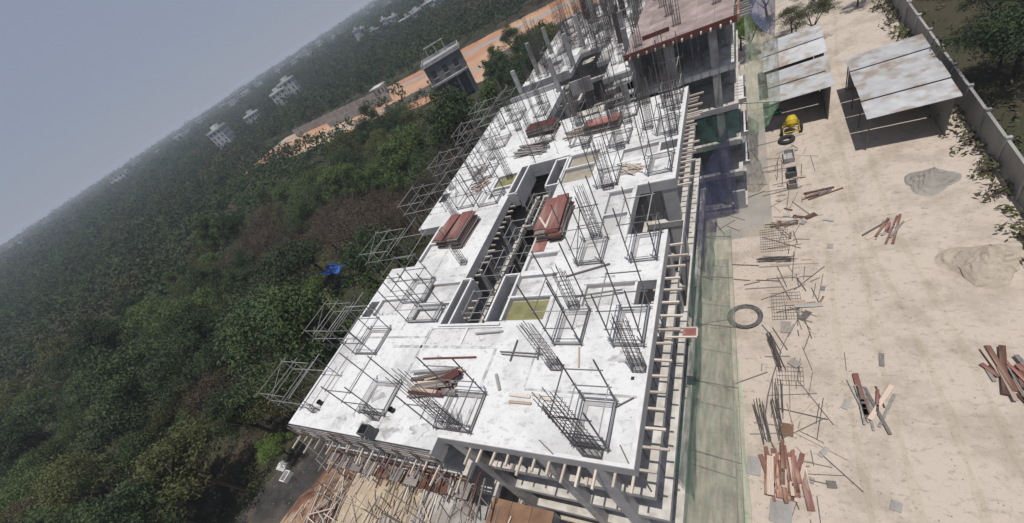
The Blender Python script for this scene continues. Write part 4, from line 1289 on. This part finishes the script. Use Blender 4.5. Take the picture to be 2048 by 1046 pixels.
link('crumpled_cloth', mb.mesh(), 'green_cloth', None, (q[0] - .4, q[1] - .3, 0), 'crumpled bright green cloth lying on the yard before the shed', 'cloth')
# more goods further right
for k, (x, y, n_, a_) in enumerate([(5.2, 15, 14, 85), (8.2, 29.5, 9, 60), (11.2, 17, 20, 100), (4.9, 35, 7, 20)]):
    for j in range(n_):
        plank_item('board', (x + U(-.8, .8), y + U(-.5, .5), .04 + .04 * (j // 3)), U(.8, 3.4), U(.07, .3), .035, math.radians(a_) + rng.gauss(0, .22), rng.choice(['timber', 'old_plank', 'red_ply', 'weathered_plank', 'rust_ply']),
                   ('board in the messy pile on the open yard near the tyre tracks', 'board in the small slanted pile on the open yard', 'board in the widest pile toward the compound wall', 'board in the sparse pile near the shed')[k], 'board', 'board pile %s' % 'abcd'[k])
for k, (x, y, r_, mt_, lab) in enumerate([(12.2, 25.5, 1.9, 'rut_dirt', 'brown sand heap by the compound wall'), (11.6, 34.5, 1.5, 'yard_concrete', 'grey gravel heap by the compound wall near the long shed')]):
    mb = MB()
    rr2 = random.Random(k)
    NR, NA = 9, 26
    P = [[(x + r_ * (i / NR) * (1 + .18 * math.sin(3 * t_ + k) + .08 * rr2.uniform(-1, 1)) * math.cos(t_), y + r_ * (i / NR) * (1 + .18 * math.sin(3 * t_ + k)) * math.sin(t_),
           max(-.01, .85 * r_ * (1 - i / NR) ** 1.15 + rr2.uniform(-.04, .04) * (i < NR))) for t_ in [2 * math.pi * q / NA for q in range(NA)]] for i in range(NR + 1)]
    for i in range(NR):
        for q in range(NA):
            mb.quad([P[i][q], P[i + 1][q], P[i + 1][(q + 1) % NA], P[i][(q + 1) % NA]])
    link('earth_heap', mb.mesh(), mt_, None, (0, 0, 0), lab, 'heap')
# pale odds and ends in the alley
p = px(565, 932)
t = thing('cement_sack', (p[0], p[1], 0), 'pale crumpled sack lying in the dark alley beside the building', 'sack')
mb = MB()
for i in range(8):
    for j in range(6):
        f = lambda a, b: ((a - 4) * .17, (b - 3) * .16, .02 + .34 * max(0, math.sin(math.pi * a / 8)) ** .5 * max(0, math.sin(math.pi * b / 6)) ** .5 * (1 + .2 * math.sin(a * 2.1 + b)))
        mb.quad([f(i, j), f(i + 1, j), f(i + 1, j + 1), f(i, j + 1)])
link('sack_body', mb.mesh(), 'white_rim', t)
link('sack_neck', MB().tube((.6, 0, .08), (.95, .15, .12), .1, 8, .16).mesh(), 'white_rim', t)
p = px(577, 955)
t = thing('wash_tub', (p[0], p[1], 0), 'pale square tub standing in the dark alley beside the sack', 'tub')
link('body', slab([(-.4, .4, -.55, .55)], [(-.3, .3, -.45, .45)], .03, .5).mesh(), ['white_rim', 'white_rim'], t)
link('floor', MB().box(-.3, .3, -.45, .45, .03, .1).mesh(), 'grey_ply', t)
# rubble on the yard and crumbs on the roof, too small to count
def crumbs(n, f, s0, s1, seed):
    r = np.random.default_rng(seed)
    mb = MB()
    for k in range(n):
        x, y, z = f(r)
        s = r.uniform(s0, s1)
        a = r.uniform(0, 6.28)
        P = [(x + s * math.cos(a + i * 2.09) * r.uniform(.6, 1.2), y + s * math.sin(a + i * 2.09) * r.uniform(.6, 1.2), z - .005) for i in range(3)]
        t_ = (x, y, z + s * r.uniform(.4, .9))
        for i in range(3):
            mb.quad([P[i], P[(i + 1) % 3], t_])
    return mb


def on_roof(r):
    while True:
        x, y = r.uniform(-24, -4), r.uniform(4.4, 41)
        if any(a < x < b and c < y < d for a, b, c, d in RECTS) and not any(a - .05 < x < b + .05 and c - .05 < y < d + .05 for a, b, c, d in HOLES + SUNK + SHALLOW):
            return x, y, RZ


link('deck_debris', crumbs(900, lambda r: (r.uniform(-26, -10), r.uniform(-5, 3.8), DZ + .03), .015, .045, 8).mesh(), 'old_plank', None, (0, 0, 0), 'splinters and crumbs strewn over the plywood deck', 'debris', kind='stuff')
link('roof_crumbs', crumbs(1500, on_roof, .015, .05, 3).mesh(), 'raw_concrete', None, (0, 0, 0), 'tiny mortar crumbs scattered over the white roof', 'rubble', kind='stuff')
link('alley_litter', crumbs(900, lambda r: (r.uniform(-46, -27), r.uniform(-10, 8.5), .014), .03, .12, 9).mesh(), 'old_plank', None, (0, 0, 0), 'leaf litter and rubble scattered in the dark alley', 'rubble', kind='stuff')
link('yard_rubble', crumbs(2600, lambda r: (r.normal(1.5, 4.5), r.uniform(2, 60), 0.006) if r.random() < .75 else (r.normal(-2, 1.2), r.normal(30, 4), .006), .02, .08, 4).mesh(), 'yard_concrete', None, (0, 0, 0), 'small stones and rubble scattered over the dirt yard', 'rubble', kind='stuff')

# ------------------------------------------------------------------ unfinished grey house, walls, far houses
def house(name, x, y, wx, wy, h, rz, lab, wall, floors=2, group=None, parapet=True, gable=False, bays=3, big=True):
    t = thing(name, (x, y, 0), lab, 'house', group, rz)
    link('wall', MB().box(-wx / 2, wx / 2, -wy / 2, wy / 2, 0, h).mesh(), wall, t)
    rf = link('roof', MB().box(-wx / 2 - .4, wx / 2 + .4, -wy / 2 - .4, wy / 2 + .4, h + .002, h + .25).mesh(), 'raw_concrete' if wall == 'house_grey' else 'house_white', t)
    if parapet:
        link('parapet', slab([(-wx / 2, wx / 2, -wy / 2, wy / 2)], [(-wx / 2 + .25, wx / 2 - .25, -wy / 2 + .25, wy / 2 - .25)], h + .252, h + .9).mesh(), [wall, wall], t)
        link('stair_head', MB().box(-wx * .15, wx * .2, -wy * .2, wy * .25, h + .252, h + 2.7).mesh(), wall, t)
    fh = h / floors
    for f in range(floors):
        for i in range(bays):
            xc = -wx / 2 + wx * (i + .5) / bays
            for s in (-1, 1):
                wd = wx / bays * .16
                wn = link('window', MB().box(xc - wd, xc + wd, s * wy / 2 - .06, s * wy / 2 + .06, f * fh + fh * .35, f * fh + fh * .8).mesh(), 'house_dark', t)
                if big:
                    link('sill', MB().box(xc - wd - .1, xc + wd + .1, s * wy / 2 - .2, s * wy / 2 + .2, f * fh + fh * .31, f * fh + fh * .345).mesh(), 'house_white', wn)
        nb = max(2, int(bays * wy / wx))
        for i in range(nb):
            yc = -wy / 2 + wy * (i + .5) / nb
            for s in (-1, 1):
                wd = wy / nb * .16
                link('window', MB().box(s * wx / 2 - .06, s * wx / 2 + .06, yc - wd, yc + wd, f * fh + fh * .35, f * fh + fh * .8).mesh(), 'house_dark', t)
    return t


gh = thing('unfinished_house', (-67, 100.5, 0), 'grey unfinished concrete house standing alone before the orange earth clearing', 'house', None, math.radians(29))
gh.scale = (1, 1, 1.15)
link('wall', MB().box(-5, 5, -3.6, 3.6, 5.4, 9.0).mesh(), 'house_grey', gh)
link('lower_wall', MB().box(-4.95, 4.55, -.5, 3.4, 0, 4.98).mesh(), 'house_grey', gh)
link('wing_wall', MB().box(4.6, 5.0, -3.55, 3.55, 0, 5.0).mesh(), 'house_grey', gh)
link('floor_slab', MB().box(-5.3, 5.1, -4.6, 3.7, 5.0, 5.38).mesh(), 'raw_concrete', gh)
link('roof', MB().box(-5.4, 5.4, -4.0, 4.0, 9.004, 9.25).mesh(), 'raw_concrete', gh)
link('parapet', slab([(-5.3, 5.3, -3.9, 3.9)], [(-5.1, 5.1, -3.7, 3.7)], 9.252, 9.7).mesh(), ['raw_concrete', 'raw_concrete'], gh)
for x in (-4.9, -1.5, 1.6, 4.4):
    link('column', MB().box(x - .2, x + .2, -3.5, -3.1, 0, 4.99).mesh(), 'raw_concrete', gh)
for x in (-3.2, 0, 3.0):
    wn = link('window', MB().box(x - .6, x + .6, -3.68, -3.5, 6.4, 7.8).mesh(), 'house_dark', gh)
    link('sill', MB().box(x - .75, x + .75, -3.85, -3.601, 6.25, 6.39).mesh(), 'raw_concrete', wn)
for z in (1.6, 6.6):
    for y in (-1.6, 1.4):
        link('window', MB().box(4.9, 5.06, y - .5, y + .5, z, z + 1.3).mesh(), 'house_dark', gh)
for x in (-3, -.6, 1.8):
    link('pergola_post', MB().box(x - .1, x + .1, 2.6, 2.8, 9.26, 11.4).mesh(), 'raw_concrete', gh)
link('pergola_beam', MB().box(-3.4, 2.2, 2.5, 2.9, 11.404, 11.6).mesh(), 'raw_concrete', gh)


def wall_run(x0, y0, x1, y1, h, lab, n, mt_='wall_grey'):
    d = Vector((x1 - x0, y1 - y0, 0))
    t = thing('boundary_wall', (x0, y0, 0), lab, 'wall', None, math.atan2(d.y, d.x))
    ln = d.length / n
    for k in range(n):
        link('wall_panel', MB().box(k * ln + .3, (k + 1) * ln - .02, -.12, .12, 0, h).mesh(), mt_, t)
        link('pillar', MB().box(k * ln - .0, k * ln + .29, -.18, .18, 0, h + .25).mesh(), 'raw_concrete', t)


wall_run(-186, 139, -128, 138, 3.0, 'long grey boundary wall along the far end of the orange clearing', 14)
wall_run(-150, 128, -112, 127, 2.6, 'shorter pale boundary wall before the long one at the orange clearing', 9)
wall_run(-104, 112, -74, 118, 2.4, 'grey boundary wall beside the unfinished house', 8)
wall_run(-60, 118, -22, 126, 2.2, 'grey boundary wall at the orange clearing behind the rear block', 9)
house('gate_house', -128, 141.5, 5, 4, 3.6, 0.05, 'small flat roofed hut at the corner of the long boundary wall', 'house_white', 1, bays=2, parapet=False)
FH = [(600, 200, 13, 9, 17, .5, 4, 'white multi storey house with roof stair head, taller of two neighbours in the forest'), (578, 215, 12, 10, 14, .9, 4, 'white stepped house beside the taller one in the forest'),
      (522, 252, 12, 6, 11, .2, 3, 'white low house with thin wings standing alone in the forest'), (470, 297, 10, 14, 17, .6, 5, 'white house with strong floor bands deep in the forest'),
      (730, 90, 6, 6, 16, .2, 4, 'small bright white tower house in the forest below the ridge')]
for (x, y, a, b, h, rz, fl, lab) in FH:
    p = px(x, y)
    house('forest_house', p[0], p[1], a * .95, b * .95, h * .85, rz, lab, 'house_white', fl, 'white houses in the forest')
rr_ = random.Random(31)
for k in range(24):
    u = k / 23
    x, y = 735 + (985 - 735) * u, 82 - 100 * u + rr_.uniform(-6, 8)
    p = px(x, y)
    s = .55 * max(1, math.hypot(p[0], p[1]) / 420)
    house('ridge_house', p[0], p[1], rr_.uniform(7, 14) * s, rr_.uniform(6, 10) * s, rr_.uniform(9, 15) * s, rr_.uniform(0, 3), 'pale house in the row along the far forest ridge', 'house_white', 3, 'houses along the forest ridge', big=False, parapet=k % 2 == 0)
for k in range(46):
    ang = math.radians(rr_.uniform(110, 186)) if k > 30 else math.radians(rr_.uniform(126, 170))
    d = rr_.uniform(900, 1500)
    house('skyline_block', d * math.cos(ang), d * math.sin(ang), rr_.uniform(10, 24), rr_.uniform(8, 14), rr_.uniform(12, 21), rr_.uniform(0, 3), 'pale hazy block on the far skyline', 'house_white', 4, 'hazy blocks on the skyline', big=False, parapet=False)

# blue tarpaulin among the trees
p = px(666, 538, 3.2)
mb = MB()
for i in range(10):
    for j in range(6):
        f = lambda a, b: (p[0] + a * .5 - 2.5, p[1] + b * .5 - 1.5, 3.4 + .35 * math.sin(a * .9) + .25 * math.sin(b * 1.4 + a * .4) - .1 * b)
        mb.quad([f(i, j), f(i + 1, j), f(i + 1, j + 1), f(i, j + 1)])
t = thing('tarpaulin', (p[0], p[1], 0), 'bright blue tarpaulin shelter among the trees beside the building', 'tarpaulin')
part('sheet', mb, 'blue_sheet', t)
for sx, sy in ((-2.2, -1.2), (2.2, -1.2), (-2.2, 1.2), (2.2, 1.2)):
    part('pole', MB().tube((p[0] + sx, p[1] + sy, 0), (p[0] + sx, p[1] + sy, 3.3), .04), 'old_plank', t)

# ------------------------------------------------------------------ trees
def leaf_cloud(r, clumps, per, leaf, flat=.75):
    """numpy leaf quads spread in clumps; returns verts (n*4,3)"""
    ctr, size = clumps
    n = len(ctr) * per
    c = np.repeat(ctr, per, axis=0)
    s = np.repeat(size, per)[:, None]
    g = r.normal(size=(n, 3))
    g /= np.linalg.norm(g, axis=1, keepdims=True)
    rad = r.random((n, 1)) ** .45
    p = c + g * rad * s * np.array([1, 1, flat])
    nrm = g * .7 + r.normal(size=(n, 3)) * .6 + np.array([0, 0, .5])
    nrm /= np.linalg.norm(nrm, axis=1, keepdims=True)
    a = np.cross(nrm, r.normal(size=(n, 3)))
    a /= np.linalg.norm(a, axis=1, keepdims=True)
    b = np.cross(nrm, a)
    lf = leaf * (.6 + .8 * r.random((n, 1)))
    v = np.stack([p - a * lf * .7, p - b * lf * .26 + a * .1 * lf, p + a * lf * .7, p + b * lf * .26], axis=1)
    return v.reshape(-1, 3)


def quads_mesh(name, v):
    me = bpy.data.meshes.new(name)
    n = len(v) // 4
    me.vertices.add(len(v))
    me.vertices.foreach_set('co', np.ascontiguousarray(v, dtype=np.float32).ravel())
    me.loops.add(n * 4)
    me.polygons.add(n)
    me.loops.foreach_set('vertex_index', np.arange(n * 4, dtype=np.int32))
    me.polygons.foreach_set('loop_start', np.arange(0, n * 4, 4, dtype=np.int32))
    me.update(calc_edges=True)
    return me


def tree_proto(seed, h, rad, leaf, nclump, per, mt_, dry=False, tall=1.0):
    r = np.random.default_rng(seed)
    rr = random.Random(seed)
    tr = MB()
    th = h * .42
    base = Vector((0, 0, -.1))
    top = Vector((rr.uniform(-.4, .4), rr.uniform(-.4, .4), th))
    tr.tube(base, top, .028 * h, 7, .019 * h)
    ends = []
    for k in range(8 if dry else 6):
        a = 2 * math.pi * k / 6 + rr.uniform(-.4, .4)
        e = top + Vector((math.cos(a) * rad * rr.uniform(.4, .8), math.sin(a) * rad * rr.uniform(.4, .8), h * rr.uniform(.12, .42)))
        tr.tube(top - Vector((0, 0, rr.uniform(0, .3) * th)), e, .013 * h, 5, .005 * h)
        ends.append(e)
        for q in range(4 if dry else 2):
            e2 = e + Vector((rr.uniform(-1, 1), rr.uniform(-1, 1), rr.uniform(.1, .9))) * rad * .45
            tr.tube(e, e2, .005 * h, 4, .002 * h)
            if dry:
                for q2 in range(3):
                    tr.tube(e2, e2 + Vector((rr.uniform(-1, 1), rr.uniform(-1, 1), rr.uniform(0, .8))) * rad * .25, .002 * h, 3, .001 * h)
    g = r.normal(size=(nclump, 3))
    g /= np.linalg.norm(g, axis=1, keepdims=True)
    g[:, 2] = np.where(g[:, 2] < -.35, -g[:, 2], g[:, 2])
    rd = r.uniform(.5, 1.0, (nclump, 1))
    ctr = g * rd * np.array([rad, rad, h * .3 * tall]) + np.array([0, 0, h * .64])
    ctr[:, :2] *= (1.12 - .45 * np.clip((ctr[:, 2:] - h * .6) / (h * .4), -.3, 1))
    size = r.uniform(.22, .42, nclump) * rad
    me = quads_mesh('crown', leaf_cloud(r, (ctr, size), per, leaf))
    me.materials.append(MATS[mt_])
    tm = tr.mesh('trunk')
    tm.materials.append(MATS['bark'])
    return tm, me


KINDS = {
    'dark': [tree_proto(1, 8.5, 3.4, 0.194, 50, 140, 'leaf_dark'), tree_proto(2, 9.5, 2.9, 0.18, 54, 140, 'leaf_dark', tall=1.2), tree_proto(3, 7.5, 4.0, 0.216, 44, 147, 'leaf_dark', tall=.8), tree_proto(16, 9, 3.6, 0.173, 30, 192, 'leaf_dark')],
    'green': [tree_proto(4, 8.0, 3.1, 0.187, 48, 140, 'leaf_green'), tree_proto(5, 8.8, 3.6, 0.216, 30, 175, 'leaf_green'), tree_proto(6, 7.0, 3.8, 0.173, 56, 133, 'leaf_green', tall=.8), tree_proto(17, 9.2, 2.5, 0.187, 44, 140, 'leaf_green', tall=1.25)],
    'olive': [tree_proto(7, 7.5, 3.3, 0.18, 40, 122, 'leaf_olive'), tree_proto(8, 8.5, 2.8, 0.173, 30, 140, 'leaf_olive', tall=1.2), tree_proto(18, 6.8, 3.7, 0.194, 44, 105, 'leaf_olive', tall=.75)],
    'dry': [tree_proto(9, 7.5, 3.8, 0.108, 60, 87, 'leaf_dry', dry=True), tree_proto(10, 7.0, 4.2, 0.108, 60, 77, 'leaf_dry', dry=True, tall=.85)],
    'rust': [tree_proto(s_, 6.5, 3.0, 0.13, 42, 98, 'leaf_rust', dry=True) for s_ in (11, 12)],
    'bright': [tree_proto(13, 7.0, 2.7, 0.173, 36, 140, 'leaf_bright'), tree_proto(19, 6.4, 2.4, 0.158, 30, 140, 'leaf_bright', tall=1.1)],
    'tall': [tree_proto(s_, 12.5, 2.9, 0.202, 60, 140, 'leaf_dark', tall=1.25) for s_ in (14, 15)],
}
LAB = {'dark': ('dense dark green tree', 'dark green forest trees'), 'green': ('leafy mid green tree', 'mid green forest trees'),
       'olive': ('olive green thin crowned tree', 'olive forest trees'), 'dry': ('dry brown nearly leafless tree', 'dry brown trees'),
       'rust': ('low rust brown dry tree', 'rust brown trees'), 'bright': ('bright yellow green leafy tree', 'bright green trees'),
       'tall': ('tall dark evergreen standing between the main roof and the orange clearing', 'tall dark evergreens')}


def plant(kind, x, y, s, r, z=0., lab=None, grp=None):
    tm, cm = r.choice(KINDS[kind])
    lb, gp = LAB[kind]
    t = link('tree', None, None, None, (x, y, z), lab or lb, 'tree', grp or gp, rot=(0, 0, r.uniform(0, 6.28)), scale=(s, s, s * r.uniform(.88, 1.15)))
    link('trunk', tm, None, t)
    link('crown', cm, None, t)


BROWN = [(735, 440, 115, 58), (905, 285, 50, 45), (545, 490, 70, 40), (820, 395, 50, 40)]
RUST = [(600, 470, 55, 35), (690, 395, 40, 25), (490, 760, 40, 50), (600, 650, 60, 40), (620, 880, 50, 30), (530, 690, 30, 30)]
BRIGHT = [(620, 575, 30, 28), (548, 890, 26, 34)]
DARK = [(520, 900, 90, 90), (560, 530, 80, 50), (880, 190, 60, 40), (500, 620, 80, 60)]
inel = lambda p, E: any(((p[0] - a) / c) ** 2 + ((p[1] - b) / d) ** 2 < 1 for a, b, c, d in E)
tr = random.Random(99)
cand = []
# jittered grid over the near forest
gx = -30.0
for i in range(60):
    for j in range(60):
        sp = 5.2
        x = -29.5 - i * sp + tr.uniform(-1.7, 1.7)
        y = -30 + j * sp + tr.uniform(-1.7, 1.7)
        if y > 111 or (x > -44 - max(0, -y) * .35 and y < 8):
            continue
        if y > 93 and x > -150 and tr.random() < .6:
            continue
        pt, pm = proj((x, y, 7.5)), proj((x, y, 4))
        if y < 100 and any(812 < q[0] < 980 and 85 < q[1] < (236 if q[0] > 905 or q[0] < 860 else 212) for q in (pt, pm)):
            continue
        if any(634 < q[0] < 712 and 498 < q[1] < 590 for q in (pt, pm)) and math.hypot(x, y) < 68:
            continue
        d = math.hypot(x, y)
        cand.append((d, x, y))
for j in range(14):
    cand.append((0, -28.6 + tr.uniform(-.6, .6), 9 + j * 5.1 + tr.uniform(-1, 1)))
cand = [c for c in cand if not ((c[1] + 68) ** 2 + (c[2] - 101) ** 2 < 75)]
vis = []
for d, x, y in cand:
    p = proj((x, y, 5))
    if -80 < p[0] < 2130 and -60 < p[1] < 1130:
        vis.append((math.hypot(x, y), x, y, p))
vis.sort()
NEAR = 285
far_pts = []
for k, (d, x, y, p) in enumerate(vis):
    if k >= NEAR:
        far_pts.append((x, y))
        continue
    pb = proj((x, y, 6))
    if inel(pb, BRIGHT):
        kd = 'bright'
    elif inel(pb, BROWN) or (x > -40 and 19 < y < 46 and tr.random() < .75):
        kd = 'dry' if tr.random() < .85 else 'rust'
    elif inel(pb, RUST):
        kd = 'rust' if tr.random() < .7 else 'olive'
    elif inel(pb, DARK):
        kd = 'dark'
    else:
        kd = tr.choices(['dark', 'green', 'olive', 'rust', 'dry'], [.5, .28, .2, .01, .01] if d > 75 else [.48, .22, .22, .04, .04])[0]
    where = (' close under the forest side roof edge' if x > -37 and y > 8 else ' before the orange clearing' if y > 80 else ' near the alley at the building corner' if y < 16 and x > -58
             else ' around the blue tarpaulin' if math.hypot(x + 60, y - 33) < 14 else ' deep in the forest' if d > 105 else ' in the nearer forest')
    plant(kd, x, y, tr.choice((.62, .75, .85, .95, 1.05, 1.2, 1.35)) * tr.uniform(.93, 1.07) * (.95 if x > -34 else .75 if y > 88 else 1.1 if x > -60 else 1), tr, lab=LAB[kd][0] + where, grp=LAB[kd][1] + where)
for (x, y, s) in ((984, 128, 1.05), (1000, 146, 1.0), (1018, 128, .95), (1046, 112, 1.0), (1010, 170, .95), (985, 178, .8), (1062, 92, .9), (1100, 62, .9), (760, 236, .8), (722, 255, .75), (690, 262, .7)):
    q = px(x, y + 16, 7)
    plant('tall', q[0], q[1], s * .8, tr)
q = px(546, 893, 3.0)
plant('bright', q[0], q[1], .62, tr, lab='bright green bush at the front forest side corner of the building', grp='bright bush at the corner')
q = px(615, 575, 4.5)
plant('bright', q[0], q[1], 1.0, tr, lab='bright yellow green tree standing out near the blue tarpaulin', grp='bright tree near the tarpaulin')
# trees and bushes right of the yard
for k in range(75):
    x, y = 18.5 + 26 * tr.random() ** 1.5, tr.uniform(5, 95)
    plant(tr.choice(['green', 'olive', 'dark', 'green']), x, y, tr.uniform(.6, 1.0), tr, lab='leafy tree growing beyond the compound wall of the yard', grp='trees beyond the compound wall')
for k in range(16):
    x, y = tr.uniform(-1, 14), tr.uniform(66, 92)
    plant(tr.choice(['green', 'olive', 'bright', 'rust']), x, y, tr.uniform(.45, .8), tr, lab='low bushy tree past the sheds at the end of the yard', grp='trees past the sheds')

# undergrowth, low leaves nobody could count
r = np.random.default_rng(77)
for mt_, lab, n, sd in (('leaf_olive', 'low olive undergrowth on the forest floor', 1500, 1), ('leaf_dry', 'dry brown undergrowth and litter on the forest floor', 1300, 2)):
    ctr = []
    while len(ctr) < n:
        x, y = (r.uniform(-95, -26.5), r.uniform(-25, 60)) if r.random() < .7 else ((r.uniform(15.8, 45), r.uniform(0, 95)) if r.random() < .75 else (15.1 - abs(r.normal(0, .7)), r.uniform(0, 95)))
        if -45 - max(0, -y) * .35 < x < -24 and y < 9.5:
            continue
        ctr.append((x, y, r.uniform(.1, .5)))
    ctr = np.array(ctr)
    me = quads_mesh('undergrowth', leaf_cloud(r, (ctr, r.uniform(.5, 1.3, n)), 16, .3, .45))
    link('undergrowth', me, mt_, None, (0, 0, 0), lab, 'undergrowth', None, kind='stuff')
# distant forest: countless crowns, one object per colour
r = np.random.default_rng(5)
fx, fy, fs = [], [], []
for (x, y) in far_pts:
    fx.append(x); fy.append(y); fs.append(5.2)
d = 150.
while d < 2600:
    sp = max(5.4, d * .0165)
    n = int(2.75 * d / sp)
    for k in range(n):
        a = math.radians(40) + (math.radians(160)) * (k + r.random()) / n
        dd = d + r.uniform(-.5, .5) * sp
        x, y = dd * math.cos(a), dd * math.sin(a)
        p = proj((x, y, 6))
        if not (-90 < p[0] < 2140 and -70 < p[1] < 1130):
            continue
        yl = 112 if x > -30 else 110
        if x > -204 and x < 40 and yl - 4 < y < np.interp(x, [-205, -130, -60, 10], [145, 152, 162, 164]):
            continue
        if y <= 111 and -400 < x < 20 and d < 400 and x > -330:
            continue
        fx.append(x); fy.append(y); fs.append(sp)
    d += sp * .9
fx, fy, fs = np.array(fx), np.array(fy), np.array(fs)
blob = np.sin(fx * .021 + 1.3) * np.cos(fy * .027) + .6 * np.sin(fx * .06 + fy * .05) + r.normal(size=len(fx)) * .5
cls = np.where(blob > .55, 1, np.where(blob < -.9, 2, 0))
for c, (mt_, lab) in enumerate((('canopy_dark', 'dark green distant forest canopy'), ('canopy_green', 'mid green patches of the distant forest canopy'), ('canopy_olive', 'olive patches of the distant forest canopy'))):
    idx = np.where(cls == c)[0]
    V = []
    for i in idx:
        s = fs[i] * r.uniform(.65, 1.45)
        k = 8
        g = r.normal(size=(k, 3))
        g /= np.linalg.norm(g, axis=1, keepdims=True)
        hgt = (4.8 + 4.5 * r.random() ** 2) * (1 if s < 8 else min(1.5, s / 8))
        ctr = g * np.array([s * .5, s * .5, hgt * .28]) * r.uniform(.5, 1, (k, 1)) + np.array([fx[i], fy[i], hgt * .62])
        V.append(leaf_cloud(r, (ctr, r.uniform(.22, .42, k) * s), 11, s * .15))
    if V:
        me = quads_mesh('canopy', np.concatenate(V))
        link('distant_forest', me, mt_, None, (0, 0, 0), lab, 'forest', None, kind='stuff')

# ------------------------------------------------------------------ haze
me = MB().box(-4600, 3100, -3100, 4600, -1, 40).mesh()
hz = bpy.data.materials.new('haze')
hz.use_nodes = True
hz.node_tree.nodes.clear()
pv = hz.node_tree.nodes.new('ShaderNodeVolumePrincipled')
pv.inputs['Color'].default_value = (0.80, 0.88, 1.0, 1)
pv.inputs['Density'].default_value = HAZE_DENSITY
pv.inputs['Anisotropy'].default_value = 0.0
ho = hz.node_tree.nodes.new('ShaderNodeOutputMaterial')
hz.node_tree.links.new(pv.outputs[0], ho.inputs['Volume'])
MATS['haze'] = hz
link('haze', me, 'haze', kind='stuff')
